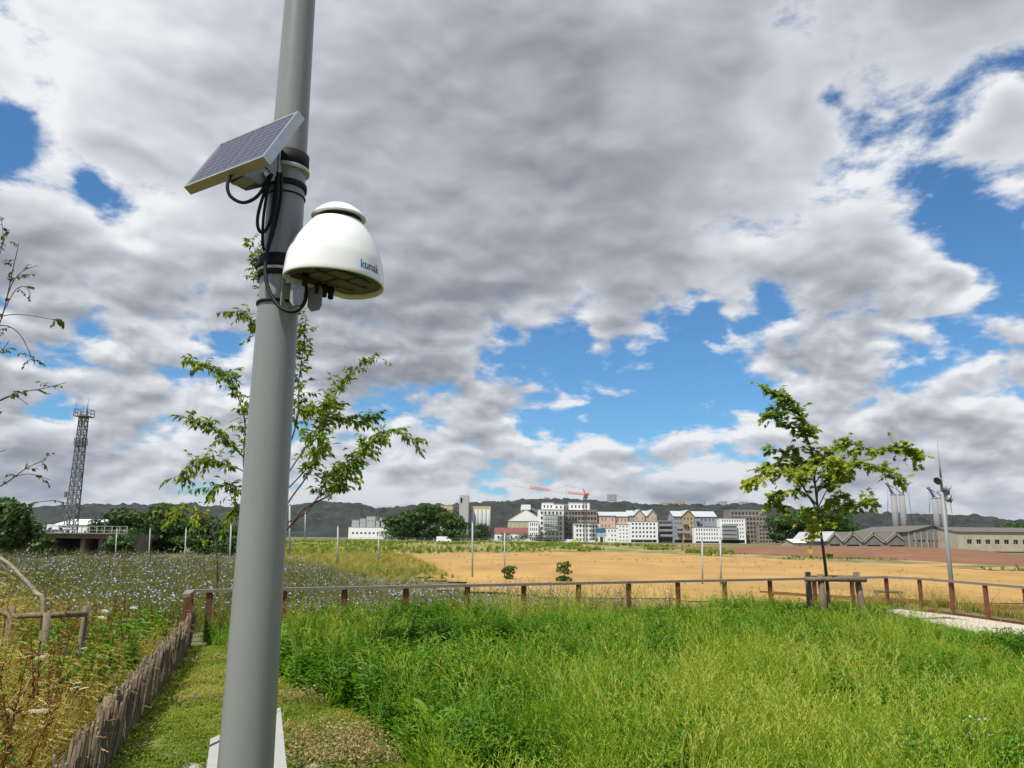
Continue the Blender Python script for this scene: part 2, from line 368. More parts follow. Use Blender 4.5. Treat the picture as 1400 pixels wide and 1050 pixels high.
# hills far behind
m_hill = mat('wooded_hill', (.003, .007, .006), .95, col2=(.022, .030, .014), nscale=.016, bump=1.0, bscale=.09, detail=12, sharp=(.38, .66))
def hills(name, ridge, Y0, Y1, seed, amp, material, ncol=760, nrow=46):
    us = np.array([r[0] for r in ridge], float); vs_ = np.array([r[1] for r in ridge], float)
    u = np.linspace(us[0], us[-1], ncol); v = np.interp(u, us, vs_)
    V = []; Fc = []
    top = [at(a, b, Y1) for a, b in zip(u, v)]
    for r in range(nrow+1):
        t = r/nrow; e = math.sin(min(t/.85, 1)*math.pi/2)**.9 if t < .85 else 1-((t-.85)/.15)*.35
        Y = Y0+(Y1+ (Y1-Y0)*.18-Y0)*t
        for k in range(ncol):
            p = top[k]; x = p.x*(Y/Y1)
            V.append((x, Y, max(p.z, 1)*e))
    V = np.array(V)
    tree = fbm(V[:, 0], V[:, 1], 1/26., 3, seed)-.5; big = fbm(V[:, 0], V[:, 1], 1/260., 4, seed+5)-.5
    V[:, 2] += tree*amp*np.minimum(1, V[:, 2]/12.)+(big*12-3)*np.minimum(1, V[:, 2]/60.)-1.0
    for r in range(nrow):
        for k in range(ncol-1): i = r*ncol+k; Fc.append((i, i+1, i+ncol+1, i+ncol))
    me = bpy.data.meshes.new(name); me.from_pydata(V.tolist(), [], Fc); me.materials.append(material); me.polygons.foreach_set('use_smooth', [False]*len(Fc))
    return tag(link(name, me), kind='structure')
hills('hills', [(-150, 700), (0, 697), (60, 695), (120, 692), (200, 694), (260, 692), (330, 697), (400, 693), (450, 689), (490, 691), (515, 697), (540, 697), (580, 693), (640, 691), (690, 688), (720, 686), (760, 686), (800, 686), (850, 689), (900, 694), (960, 695), (1020, 693), (1080, 697), (1130, 702), (1170, 702), (1240, 704), (1300, 706), (1340, 707), (1380, 712), (1420, 716), (1550, 724)], 1150, 2300, 11, 27, m_hill)
# ------------------------------------------------------------------ lamp pole with its devices
m_pole = mat('pole_paint', (.215, .226, .217), .32, col2=(.175, .185, .176), nscale=9, bump=.03, bscale=40, stretch=(1, 1, .10), detail=8, sharp=(.42, .75))
m_steel = mat('galvanised_steel', (.50, .51, .50), .42, .85, col2=(.40, .41, .41), nscale=25)
m_bracket = mat('grey_bracket', (.30, .31, .31), .5, .3, col2=(.25, .26, .26), nscale=20)
m_black = mat('black_rubber', (.010, .010, .011), .6, spec=.2)
m_white = mat('white_gloss_plastic', (.80, .80, .77), .28, col2=(.77, .77, .73), nscale=8, coat=.3)
PX, PY = -.857, 2.70
def prad(z): return max(.03, (.196-.0208*z)/2)
pole = empty('lamp_pole', (PX, PY, 0), 'tall tapered grey steel lamp pole carrying the white sensor and solar panel', 'pole')
mb = MB(); zs = [0]+[.4*i for i in range(1, 18)]
mb.tube([(0, 0, z) for z in zs], [prad(z) for z in zs], 48); mb.build('shaft', m_pole, pole)
mb = MB(); mb.box((0, 0, .0125), (.36, .36, .025)); bpl = mb.build('base_plate', m_steel, pole)
for a in (-1, 1):
    for b in (-1, 1):
        mb = MB(); mb.tube([(a*.14, b*.14, .02), (a*.14, b*.14, .07)], .014, 6); mb.build('anchor_bolt', m_steel, bpl)
mb = MB(); mb.box((0, -prad(.6)+.004, .62), (.085, .03, .34)); mb.build('access_door', m_pole, pole)

def ring(name, z, h, th, material, parent, off=(0, 0, 0), n=40):
    mb = MB(); r0 = prad(z); r1 = r0+th
    pr = [(r0-.004, -h/2), (r1, -h/2), (r1+.0005, 0), (r1, h/2), (r0-.004, h/2)]
    mb.lathe([(r, z+q) for r, q in pr], n, Matrix.Translation((PX, PY, 0)))
    o = mb.build(name, material); o.data.transform(Matrix.Translation(-Vector(parent.location))); o.parent = parent
    return o
def ptube(name, pts, r, material, parent, n=8, sub=6):
    mb = MB(); mb.tube(spline([Vector(p)-parent.location for p in pts], sub), r, n); return mb.build(name, material, parent)

# solar panel
PC = Vector((-.9866, 2.55, 3.0628)); ph, tl, PW, PH = R(-33.0), R(60.4), .4347, .2716
e1 = Vector((math.cos(ph), math.sin(ph), 0)); n0 = Vector((e1.y, -e1.x, 0)); e2 = -n0*math.cos(tl)+Vector((0, 0, math.sin(tl))); en = e1.cross(e2)
PM = Matrix((e1, e2, en)).transposed().to_4x4(); PM.translation = PC
panel = bpy.data.objects.new('solar_panel', None); COL.objects.link(panel); panel.matrix_world = Matrix.Translation(PC)
tag(panel, 'small framed blue-grey solar panel tilted on a bracket high on the lamp pole', 'solar panel')
PL = PM.copy(); PL.translation = (0, 0, 0)
m_alu = mat('anodised_aluminium', (.52, .53, .52), .34, .9, col2=(.46, .47, .46), nscale=30)
def pbuild(mb, name, mats, parent=panel, M=PL):
    o = mb.build(name, mats, parent); o.data.transform(M); return o
T = .036; B = .011
mb = MB()
for s in (-1, 1):
    mb.box((0, s*(PH/2-B/2), -T/2), (PW, B, T)); mb.box((s*(PW/2-B/2), 0, -T/2), (B, PH-2*B-.0004, T))
fr = pbuild(mb, 'frame', m_alu)
mb = MB()
for s in (-1, 1): mb.box((0, s*(PH/2-.018), -T+.0005), (PW-.02, .024, .002)); mb.box((s*(PW/2-.018), 0, -T+.0005), (.024, PH-.064, .002))
pbuild(mb, 'frame_lip', m_alu, fr)
m_back = mat('panel_backsheet', (.42, .43, .46), .45)
mb = MB(); mb.box((0, 0, -.006), (PW-2*B, PH-2*B, .004)); pbuild(mb, 'backsheet', m_back)
m_cell = mat('solar_cell', (.030, .036, .065), .30, .0, col2=(.045, .05, .085), nscale=38, detail=2, coat=.15, spec=.4)
m_bus = mat('cell_busbar', (.50, .52, .55), .35, .5)
nr, nc = 9, 2; cw = (PW-2*B-.016)/nc; chh = (PH-2*B-.010)/nr
mbc = MB(); mbc.box((0, 0, 0), (cw-.004, chh-.0022, .0016)); mbc.k = 1
for q in (-.36, -.12, .12, .36): mbc.box((q*cw, 0, .001), (.0012, chh-.0024, .0006))
mec = mbc.mesh('cell', [m_cell, m_bus]); mec.transform(PL)
for i in range(nr):
    for j in range(nc):
        p = PL @ Vector(((j-.5)*cw*1.0+(j-.5)*.004, (i-(nr-1)/2)*chh, -.0028)); link('cell', mec, panel, p)
mb = MB(); mb.box((.02, .02, -T-.004), (.09, .06, .022)); pbuild(mb, 'junction_box', m_black)
# bracket under the panel: two slotted cheeks and a clamp on the pole
brk = Vector((PX, PY, 0))-PC; hdir = Vector((brk.x, brk.y, 0)); hl = hdir.length; hdir.normalize(); side = Vector((hdir.y, -hdir.x, 0))
mb = MB()
for s in (-.042, .042):
    poly = [(.008, -.06), (.078, .055), (.115, .09), (hl-.055, .06), (hl-.055, -.075), (.06, -.125), (-.012, -.115)]
    pts = []
    for (a, b) in poly: pts.append(hdir*a+Vector((0, 0, b))+side*s)
    k = len(pts); th = side*.003
    mb.add([p-th for p in pts]+[p+th for p in pts], [tuple(range(k)), tuple(range(2*k-1, k-1, -1))]+[(i, k+i, k+(i+1) % k, (i+1) % k) for i in range(k)])
bo = mb.build('bracket', m_bracket, panel)
mb = MB(); mb.bar(hdir*(hl-.068)+Vector((0, 0, -.08)), hdir*(hl-.068)+Vector((0, 0, .06)), .10, .006, up=hdir); mb.build('back_plate', m_bracket, bo)
mb = MB(); mb.bar(hdir*.025+Vector((0, 0, -.118))-side*.045, hdir*.025+Vector((0, 0, -.118))+side*.045, .05, .004); mb.build('bottom_plate', m_bracket, bo)
for i in range(7):
    a = R(30+20*i); c = hdir*.075+Vector((0, 0, -.085)); p = c+hdir*math.cos(a)*.03+Vector((0, 0, math.sin(a)*.03))
    mb = MB(); mb.bar(p+side*.0455, p+side*.0475, .006, .005); mb.build('slot', m_black, bo)
for s in (-.047, .047):
    c = hdir*.075+Vector((0, 0, -.085)); mb = MB(); mb.tube([c+side*s*.95, c+side*s*1.25], .009, 6, smooth=False); mb.build('bolt', m_steel, bo)
ring('strap', 3.085, .062, .010, m_black, panel); ring('hose_clamp', 3.052, .012, .014, m_steel, panel); ring('strap', 2.985, .022, .007, m_black, panel)
ring('cable_tie', 2.945, .006, .004, m_black, panel)

# cables
cab = empty('cable_bundle', (PX, PY-.11, 2.5), 'black cables looping down the pole from the solar panel to the sensor', 'cable')
def cp(l): return [at(u, v, Y) for u, v, Y in l]
rr = .0062
ptube('cable', cp([(318, 236, 2.50), (311, 252, 2.49), (315, 268, 2.49), (332, 277, 2.50), (350, 270, 2.53), (362, 254, 2.56), (368, 240, 2.58)]), rr, m_black, cab)
ptube('cable', cp([(372, 238, 2.57), (362, 262, 2.57), (354, 288, 2.58), (352, 306, 2.59), (356, 317, 2.59), (364, 314, 2.59), (371, 296, 2.58), (375, 268, 2.575), (378, 242, 2.57)]), rr, m_black, cab)
ptube('cable', cp([(370, 240, 2.58), (364, 270, 2.585), (360, 300, 2.595), (359, 330, 2.61), (361, 342, 2.61)]), rr*.9, m_black, cab)
ptube('cable', cp([(380, 236, 2.565), (378, 275, 2.57), (372, 312, 2.58), (366, 340, 2.585), (363, 362, 2.58), (364, 384, 2.565), (371, 404, 2.55), (383, 420, 2.535), (399, 426, 2.53), (412, 420, 2.54), (418, 408, 2.56), (419, 392, 2.58)]), rr*1.1, m_black, cab)
ptube('cable', cp([(384, 236, 2.575), (384, 268, 2.59), (377, 305, 2.595), (368, 336, 2.60), (364, 350, 2.605)]), rr, m_black, cab)
ring('cable_tie', 2.66, .006, .020, m_black, cab)

# white air sensor
SO = Vector((-.721, 2.676, 2.580)); sf = Vector((.825, -.565, 0)).normalized(); slv = Vector((-sf.y, sf.x, 0)); UPV = Vector((0, 0, 1))
sensor = bpy.data.objects.new('air_sensor', None); COL.objects.link(sensor); sensor.location = SO
tag(sensor, 'white dome shaped air quality sensor with dark underside mounted on the lamp pole', 'sensor')
half_ = [(0, 0), (0, .06), (.0, .112), (.012, .138), (.06, .162), (.115, .169), (.17, .158), (.222, .130), (.262, .088), (.286, .044), (.293, 0)]
half = [(f*.92, l*1.129) for f, l in half_]
full = [Vector((f, -l, 0)) for f, l in half]+[Vector((f, l, 0)) for f, l in reversed(half[1:-1])]
dense = spline(full+[full[0]], 8)[:-1]
# even arc-length resample
def resamp(P, n):
    P = P+[P[0]]; L = [0]
    for i in range(1, len(P)): L.append(L[-1]+(P[i]-P[i-1]).length)
    out = []
    for k in range(n):
        t = L[-1]*k/n; i = min(max(int(np.searchsorted(L, t, side='right'))-1, 0), len(P)-2); out.append(P[i].lerp(P[i+1], (t-L[i])/max(L[i+1]-L[i], 1e-9)))
    return out, L[-1]
NS = 96; OUT, OLEN = resamp(dense, NS); CF = .106
def prof(z):   # scale of the outline and share of roundness at height z
    zz = [0, .004, .06, .086, .096, .11, .142, .174, .20, .22, .230]
    sc = [.992, 1.0, .972, .950, .934, .910, .845, .755, .66, .575, .525]
    return float(np.interp(z, zz, sc))
def surf(k, z, off=0.0):
    i = int(math.floor(k)) % NS; fr_ = k-math.floor(k); p = OUT[i].lerp(OUT[(i+1) % NS], fr_)
    s = prof(z); c = Vector((CF, 0, 0)); rd = .5*sstep(z, .10, .23)
    d = p-c; ang = math.atan2(d.y, d.x); circ = Vector((math.cos(ang), math.sin(ang), 0))*.166
    q = c+(d*(1-float(rd))+circ*float(rd))*s
    if off: q += (q-c).normalized()*off
    return sf*q.x+slv*q.y+UPV*z
mb = MB(); zz = [0, .003, .015, .03, .05, .07, .086, .091, .096, .104, .11, .126, .142, .158, .174, .187, .20, .21, .22, .227, .230]
vs = [surf(k, z) for z in zz for k in range(NS)]
fs = [(i*NS+k, i*NS+(k+1) % NS, (i+1)*NS+(k+1) % NS, (i+1)*NS+k) for i in range(len(zz)-1) for k in range(NS)]
n_ = len(vs); c = UPV*.230+sf*CF; vs.append(c); fs += [((len(zz)-1)*NS+k, (len(zz)-1)*NS+(k+1) % NS, n_) for k in range(NS)]
# rolled inner lip
inn = [surf(k, .0, -.006) for k in range(NS)]+[surf(k, .022, -.007) for k in range(NS)]; o = len(vs); vs += inn
fs += [((k+1) % NS, k, o+k, o+(k+1) % NS) for k in range(NS)]+[(o+(k+1) % NS, o+k, o+NS+k, o+NS+(k+1) % NS) for k in range(NS)]
mb.add(vs, fs, True); shell = mb.build('housing', m_white, sensor)
def tilt_at(f, z): return Matrix.Translation(sf*f+UPV*z)
mb = MB(); mb.lathe([(.083, .190), (.083, .214), (.080, .226), (.05, .228)], 48, tilt_at(CF, .026)); mb.build('vent_gap', m_black, sensor)
mb = MB(); mb.lathe([(.0, .2215), (.088, .2215), (.0965, .2215), (.098, .2235), (.0965, .227), (.090, .2365), (.075, .2505), (.056, .2640), (.036, .2725), (.018, .2765), (.0, .2775)], 56, tilt_at(CF, .026)); cap = mb.build('cap', m_white, sensor)
mb = MB(); mb.lathe([(0, .2835), (.004, .2835), (.005, .279)], 8, tilt_at(CF, .026)); mb.build('cap_screw', m_steel, cap)
m_under = mat('tan_circuit_plate', (.14, .125, .095), .7, col2=(.09, .08, .06), nscale=30)
m_under2 = mat('dark_louvre', (.07, .06, .045), .7)
mb = MB(); vs = [surf(k, .018, -.0065) for k in range(NS)]; mb.add(vs, [tuple(reversed(range(NS)))]); und = mb.build('underside_plate', m_under, sensor)
def ub(f, l, w, d, h, name, material):
    f *= .80; w *= .8; mb = MB(); M = Matrix((sf, slv, UPV)).transposed(); mb.box(sf*f+slv*l+UPV*(.0175-h/2), (w, d, h), M); return mb.build(name, material, und)
for i in range(9): ub(.035, -.115+.0145*i*.9, .05, .006, .008, 'louvre', m_under2)
for (f, l, w, d) in ((.13, -.06, .07, .075), (.21, -.035, .06, .08), (.13, .045, .07, .09), (.21, .06, .055, .07), (.075, .09, .03, .06)): ub(f, l, w, d, .006, 'sensor_cartridge', m_under)
for (f, l, w, d) in ((.172, 0, .006, .24), (.13, -.008, .09, .006), (.09, 0, .006, .2), (.25, 0, .006, .13)): ub(f, l, w, d, .008, 'rib', m_under2)
for (u, v) in ((417, 386), (435, 397), (443, 401), (452, 404)):
    p = gnd(u, v, 2.566)-SO; mb = MB(); mb.lathe([(0, -.028), (.008, -.028), (.0105, -.024), (.0105, -.004), (.013, -.004), (.013, .016), (0, .016)], 14, Matrix.Translation((p.x, p.y, 0))); mb.build('cable_gland', m_black, und)
# mounting bracket below and behind the sensor
mb = MB()
for l in (-.05, .05):
    poly = [(-.012, .07), (.004, .07), (.004, .0), (.05, -.0), (.06, -.02), (.06, -.075), (.05, -.09), (.008, -.09), (-.012, -.07)]
    pts = [sf*a+UPV*b+slv*(l*.8-.057) for a, b in poly]; k = len(pts); th = slv*.002
    mb.add([p-th for p in pts]+[p+th for p in pts], [tuple(range(k)), tuple(range(2*k-1, k-1, -1))]+[(i, k+i, k+(i+1) % k, (i+1) % k) for i in range(k)])
mb.box(sf*-.032+UPV*.05+slv*-.057, (.062, .07, .09), Matrix((sf, slv, UPV)).transposed()); mb.box(sf*-.057+UPV*-.01+slv*-.057, (.005, .09, .16), Matrix((sf, slv, UPV)).transposed()); sb = mb.build('mounting_bracket', m_bracket, sensor)
for (a, b) in ((.01, -.02), (.035, -.04), (.01, -.07), (.042, -.07)):
    p = sf*a+UPV*b+slv*-.0995; mb = MB(); mb.tube([p, p-slv*.0012], .0045, 10); mb.build('bracket_hole', m_steel, sb)
ring('strap', 2.672, .058, .012, m_black, sensor); ring('hose_clamp', 2.648, .013, .013, m_steel, sensor); ring('strap', 2.632, .016, .009, m_black, sensor)
ring('strap', 2.525, .010, .006, m_black, sensor)
# lettering on the housing: a blue k and dark letters
m_blue = mat('blue_print', (.02, .22, .52), .4); m_dark = mat('dark_print', (.03, .035, .05), .4)
def lettering(txt, x0, material, name, size=.044, z0=.024, width=.92):
    fc = bpy.data.curves.new(name, 'FONT'); fc.body = txt; fc.size = size; fc.resolution_u = 3; fc.offset = .0009; fc.fill_mode = 'FRONT'
    t = bpy.data.objects.new('tmp', fc); COL.objects.link(t); bpy.context.view_layer.update()
    me = bpy.data.meshes.new_from_object(t.evaluated_get(bpy.context.evaluated_depsgraph_get())); COL.objects.unlink(t); bpy.data.objects.remove(t)
    bm = bmesh.new(); bm.from_mesh(me)
    bmesh.ops.subdivide_edges(bm, edges=[e for e in bm.edges if e.calc_length() > .006], cuts=2)
    wmax = max(v.co.x for v in bm.verts)*width
    for v in bm.verts:
        k = (x0+v.co.x*width)/OLEN*NS; v.co = surf(k, z0+v.co.y*.98, .0006)
    bm.to_mesh(me); bm.free(); me.materials.clear(); me.materials.append(material); o = link(name, me, shell); return wmax
LX0 = OLEN/2-.036
w0 = lettering('k', LX0, m_blue, 'blue_letter'); lettering('unak', LX0+w0-.0035, m_dark, 'dark_letters')

# ------------------------------------------------------------------ pale bench half hidden by the pole
m_bench = mat('weathered_grey_board', (.34, .335, .315), .8, col2=(.28, .275, .255), nscale=6, bump=.25, bscale=30, stretch=(1, 12, 1))
P1, P2 = gnd(287.5, 1010, .45), gnd(383.5, 967, .45); P4 = gnd(281, 1062, .45); P3 = gnd(393.5, 1065, .45)
P4 = P1+(P4-P1)*2.6; P3 = P2+(P3-P2)*1.7
bench = empty('bench', ((P1.x+P3.x)/2, (P1.y+P3.y)/2, 0), 'pale grey board bench standing on the lawn just behind the lamp pole', 'bench')
def bpoly(a, b, c, d, z0, z1, name, material=None, parent=bench):
    mb = MB(); mb.prism([(p.x-bench.location.x, p.y-bench.location.y) for p in (a, b, c, d)], z0, z1); return mb.build(name, material or m_bench, parent)
L_ = lambda a, b, t: a.lerp(b, t)
EA, EB = L_(P1, P4, .07), L_(P2, P3, .03)
bpoly(P1, EA, EB, P2, .40, .45, 'end_board')
GA, GB = L_(P1, P4, .085), L_(P2, P3, .04); QA, QB = P4, P3
ks = [0, .20, .395, .59, .80, 1.0]
for i in range(5):
    g = .012 if i < 4 else 0
    bpoly(L_(GA, GB, ks[i]+(.012 if i else 0)), L_(QA, QB, ks[i]+(.012 if i else 0)), L_(QA, QB, ks[i+1]), L_(GA, GB, ks[i+1]), .395, .443 if i < 4 else .452, 'seat_board')
for (p, q) in ((.14, .08), (.14, .92), (.8, .08), (.8, .92)):
    c = L_(L_(P1, P2, q), L_(P4, P3, q), p); mb = MB(); mb.box((c.x-bench.location.x, c.y-bench.location.y, .197), (.07, .07, .395)); mb.build('leg', m_bench, bench)

# ------------------------------------------------------------------ timber rail barrier on rusty posts
m_rust = mat('rusty_steel', (.20, .072, .026), .85, col2=(.10, .036, .018), nscale=14, bump=.2)
m_rail = mat('weathered_rail', (.26, .215, .165), .85, col2=(.13, .10, .075), nscale=4, bump=.35, bscale=25, stretch=(1, 14, 14), detail=7)
RH = .82
rp = [(262, 806), (288, 805.4), (345, 804.6), (390, 803.9), (474, 802.4), (558, 800.6), (638, 798.6), (714, 796.8), (787, 795.4), (857, 794.2), (924, 792.9), (989, 791.8), (1052, 790.6), (1111, 789.4), (1164, 788.5), (1211, 787.6)]
FP = [gnd(u, v, RH) for u, v in rp]
d0 = (FP[-1]-FP[0]); FP = [FP[0]+d0*((p-FP[0]).dot(d0)/d0.length_squared) for p in FP]
FP2 = [gnd(u, v, RH) for u, v in ((1257, 789.8), (1302, 793.2), (1352, 797.2), (1400, 801.2))]
d1 = FP2[-1]-FP2[0]; FP2 = [FP2[0]+d1*(i/3.0) for i in range(4)]
for i in range(6): FP2.append(FP2[-1]+d1/3)
FL = [FP[0]+Vector((.30, -.95, 0))]
barrier = empty('rail_barrier', (FP[0].x, FP[0].y, 0), 'low barrier of rusty brown posts with a weathered timber rail behind the meadow', 'barrier')
def bl(p, z=None): q = Vector(p)-barrier.location; return Vector((q.x, q.y, q.z if z is None else z))
mp = MB(); mp.box((0, 0, (RH-.05)/2-.2), (.095, .05, RH-.05+.4)); mpost = mp.mesh('post', m_rust)
ang0 = math.atan2(d0.y, d0.x); ang1 = math.atan2(d1.y, d1.x)
posts = [(p, ang0) for p in FP]+[(p, ang1) for p in FP2]+[(FL[0], R(-72))]
for p, a in posts: link('post', mpost, barrier, bl(p, hz1(p.x, p.y)*.0), (R(random.uniform(-1, 1)), R(random.uniform(-1, 1)), a))
def rail(a, b):
    mb = MB(); mb.bar(bl(a, RH-.025), bl(b, RH-.025), .11, .05); mb.build('top_rail', m_rail, barrier)
chain = [FP[0]]+FP[2::2]+[FP[-1], FP2[0]]+FP2[2::2]
for a, b in zip(chain[:-1], chain[1:]):
    d = (b-a).normalized()*.004; rail(a+d, b-d)
rail(FL[0], FP[0]+Vector((.02, -.06, 0)))
mb = MB()
for a, b in zip(FP2[:-1], FP2[1:]): mb.bar(bl(a, .055)+Vector((.07, 0, 0)), bl(b, .055)+Vector((.07, 0, 0)), .012, .07)
mb.build('edging_plate', m_rust, barrier)
m_wire = mat('wire_mesh', (.05, .045, .04), .7, .3)

# ------------------------------------------------------------------ chestnut paling fence
m_pale = mat('split_chestnut', (.25, .19, .125), .9, col2=(.095, .066, .042), nscale=9, bump=.5, bscale=40, stretch=(6, 6, .6), detail=7)
A, B_ = Vector((-1.92, 3.0, 0)), Vector((-2.97, 6.14, 0)); C_ = Vector((-4.15, 10.0, 0)); D_ = Vector((-4.98, 12.55, 0))
pal = empty('paling_fence', (A.x, A.y, 0), 'low grey split-wood paling fence wired together beside the lawn strip', 'fence')
pl = spline([A, B_, C_, D_], 14); Ls = [0]
for i in range(1, len(pl)): Ls.append(Ls[-1]+(pl[i]-pl[i-1]).length)
variants = []
for i in range(7):
    w = random.uniform(.022, .036); t = random.uniform(.012, .018); h = random.uniform(.50, .56); mb = MB()
    vs = []
    for z, q in ((-.05, 1), (h*.5, random.uniform(.9, 1.1)), (h-.03, random.uniform(.85, 1.05))):
        dx = random.uniform(-.006, .006)
        vs += [(-w/2*q+dx, -t/2, z), (w/2*q+dx, -t/2, z), (w/2*q+dx, t/2, z), (-w/2*q+dx, t/2, z)]
    tx = random.uniform(-.3, .3)*w; tw = w*random.uniform(.28, .42); sl2 = random.uniform(-.012, .012); vs += [(tx*.3-tw, -t/2.4, h-.012+sl2), (tx*.3+tw, -t/2.4, h-.012-sl2), (tx*.3+tw, t/2.4, h-.012-sl2), (tx*.3-tw, t/2.4, h-.012+sl2)]
    fs = [(3, 2, 1, 0), (12, 13, 14, 15)]
    for r in range(3):
        for k in range(4): fs.append((r*4+k, r*4+(k+1) % 4, r*4+4+(k+1) % 4, r*4+4+k))
    mb.add(vs, fs); variants.append(mb.mesh('pale', m_pale))
s = .02; np_ = 0
while s < Ls[-1]:
    i = min(int(np.searchsorted(Ls, s, side='right'))-1, len(pl)-2); t = (s-Ls[i])/(Ls[i+1]-Ls[i]); p = pl[i].lerp(pl[i+1], t); d = pl[i+1]-pl[i]
    o = link('pale', random.choice(variants), pal, p-A+Vector((random.uniform(-.012, .012), 0, 0)), (R(random.gauss(0, 3)), R(random.gauss(6, 3.5)), math.atan2(d.y, d.x)+R(random.uniform(-14, 14))))
    o.scale = (1, 1, random.uniform(.93, 1.06)); s += random.uniform(.027, .038) if s < 7 else random.uniform(.033, .046); np_ += 1
for z in (.16, .42):
    mb = MB(); mb.tube([p-A+Vector((0, 0, z+random.uniform(-.01, .01))) for p in pl], .0035, 5); mb.build('wire', m_wire, pal)
for t in (.1, .35, .58, .8, .995):
    i = int(t*(len(pl)-1)); p = pl[i]-A; mb = MB(); mb.tube([p+Vector((-.05, 0, -.05)), p+Vector((-.05, 0, .50))], [.035, .032], 9); mb.build('stake', m_pale, pal)

# ------------------------------------------------------------------ tree guards
m_log = mat('weathered_log', (.20, .145, .095), .9, col2=(.085, .062, .045), nscale=7, bump=.6, bscale=30, stretch=(4, 4, .7), detail=7)
m_log2 = mat('grey_log', (.22, .165, .11), .9, col2=(.08, .06, .042), nscale=6, bump=.6, bscale=30, stretch=(4, 4, .7), detail=7)
def guard(name, posts, rails, label, material, r=.05, cat='tree guard'):
    b = Vector((sum(p[0].x for p in posts)/len(posts), sum(p[0].y for p in posts)/len(posts), 0))
    g = empty(name, b, label, cat)
    for (p, q) in posts:
        mb = MB(); m1 = p.lerp(q, .5)+Vector((random.uniform(-.01, .01), 0, 0)); mb.tube([p-b, m1-b, q-b], [r*1.05, r, r*.96], 10, smooth=True); mb.build('post', material, g)
    for (p, q) in rails:
        mb = MB(); m1 = p.lerp(q, .5)+Vector((0, 0, random.uniform(-.01, .01))); mb.tube([p-b, m1-b, q-b], [r*.72, r*.8, r*.72], 9); mb.build('crossbar', m_log2, g)
    return g
def stake(u, v, Y, lean=(0, 0)):
    q = at(u, v, Y); return (Vector((q.x+lean[0], q.y+lean[1], -.15)), q)
sA, sB, sC = stake(1104, 782, 16.2), stake(1121.5, 785, 15.2, (.05, 0)), stake(1170, 782, 15.3, (.13, -.05))
guard('tree_guard', [sA, sB, sC], [(at(1100, 792, 15.15), at(1184, 793, 15.2)), (at(1103, 789, 16.25), at(1123, 793, 15.3)), (at(1104, 790, 16.1), at(1171, 790, 15.45))], 'weathered three-post timber guard around the small maple tree in the meadow', m_log, .062)
sA, sB, sC = stake(17, 829, 8.3), stake(65, 838, 7.9), stake(119, 829, 8.3, (-.06, 0))
guard('tree_guard', [sA, sB, sC], [(at(19, 843, 8.2), at(68, 841, 7.95)), (at(64, 842, 7.93), at(119, 840, 8.25)), (at(-20, 830, 8.6), at(18, 843, 8.3)), (at(-20, 882, 8.5), at(16, 880, 8.3))], 'grey brown timber tree guard standing in the dry yellow grass', m_log2, .036)
ux = 26.0
sA, sB = stake(1198, 806.5, ux), stake(1230, 808.5, ux)
for q in (sA, sB): q[0].z = hz1(q[0].x, q[0].y)-.1
guard('tree_guard', [sA, sB], [(at(1195, 808, ux), at(1234, 810, ux))], 'low pale timber frame beyond the barrier, seen between two rusty posts', m_log2, .06)
# ------------------------------------------------------------------ vegetation
def rv(a, b): return random.uniform(a, b)
class LB(MB):
    def __init__(s): super().__init__(); s.tint = []
    def add(s, vs, fs, smooth=False, t=None):
        super().add(vs, fs, smooth); s.tint += [s.ct if t is None else t]*len(fs); return s
    ct = .5
    def tube(s, pts, rad, n=5, caps=False, smooth=True): return super().tube(pts, rad, n, False, smooth)
    def blade(s, b, az, h, w, lean, bend, t, seg=3):
        d = Vector((math.cos(az), math.sin(az), 0)); sd = Vector((-d.y, d.x, 0)); tw = rv(-.6, .6); sd = (sd*math.cos(tw)+d*math.sin(tw))
        vs = []; b = Vector(b)
        for i in range(seg+1):
            q = i/seg; p = b+d*h*(lean*q+bend*q*q)+Vector((0, 0, h*(q-.35*bend*q*q)))
            ww = w*(1-q**1.6)*.5+.0004
            if i < seg: vs += [p-sd*ww, p+sd*ww]
            else: vs.append(p)
        fs = [(2*i, 2*i+1, 2*i+3, 2*i+2) for i in range(seg-1)]+[(2*seg-2, 2*seg-1, 2*seg)]
        s.add(vs, fs, True, t); return vs[-1]
    def leaf(s, p, d, nrm, L, W, t, fold=.25):
        d = d.normalized(); sd = d.cross(nrm)
        if sd.length < 1e-4: sd = d.orthogonal()
        sd.normalize(); n2 = sd.cross(d)
        p = Vector(p); m = p+d*L*.45
        s.add([p, m+sd*W*.5+n2*W*fold, p+d*L-n2*L*.12, m-sd*W*.5+n2*W*fold], [(0, 2, 1), (0, 3, 2)], False, t)
    def maple(s, p, d, nrm, L, t):
        d = d.normalized(); sd = d.cross(nrm); sd = sd.normalized() if sd.length > 1e-4 else d.orthogonal().normalized()
        n2 = sd.cross(d); S = [(0, 0), (.30, .02), (.50, .22), (.30, .34), (.44, .66), (.18, .58), (0, 1.0)]
        pts = S+[(-x, y) for x, y in reversed(S[1:-1])]
        s.add([Vector(p)+sd*x*L+d*y*L-n2*(x*x*.5+y*y*.25)*L for x, y in pts], [(0, 1, 2, 3), (0, 3, 4, 5), (0, 5, 6, 7), (0, 7, 8, 9), (0, 9, 10, 11)], False, t)
PROTO = {}
def proto_set(key, builder, n, material):
    c = bpy.data.collections.new('clumps_'+key)
    for i in range(n):
        mb = LB(); builder(mb, i); me = mb.mesh(key, material); o = bpy.data.objects.new('%s_clump_%02d' % (key, i), me); c.objects.link(o)
    PROTO[key] = (c, n)
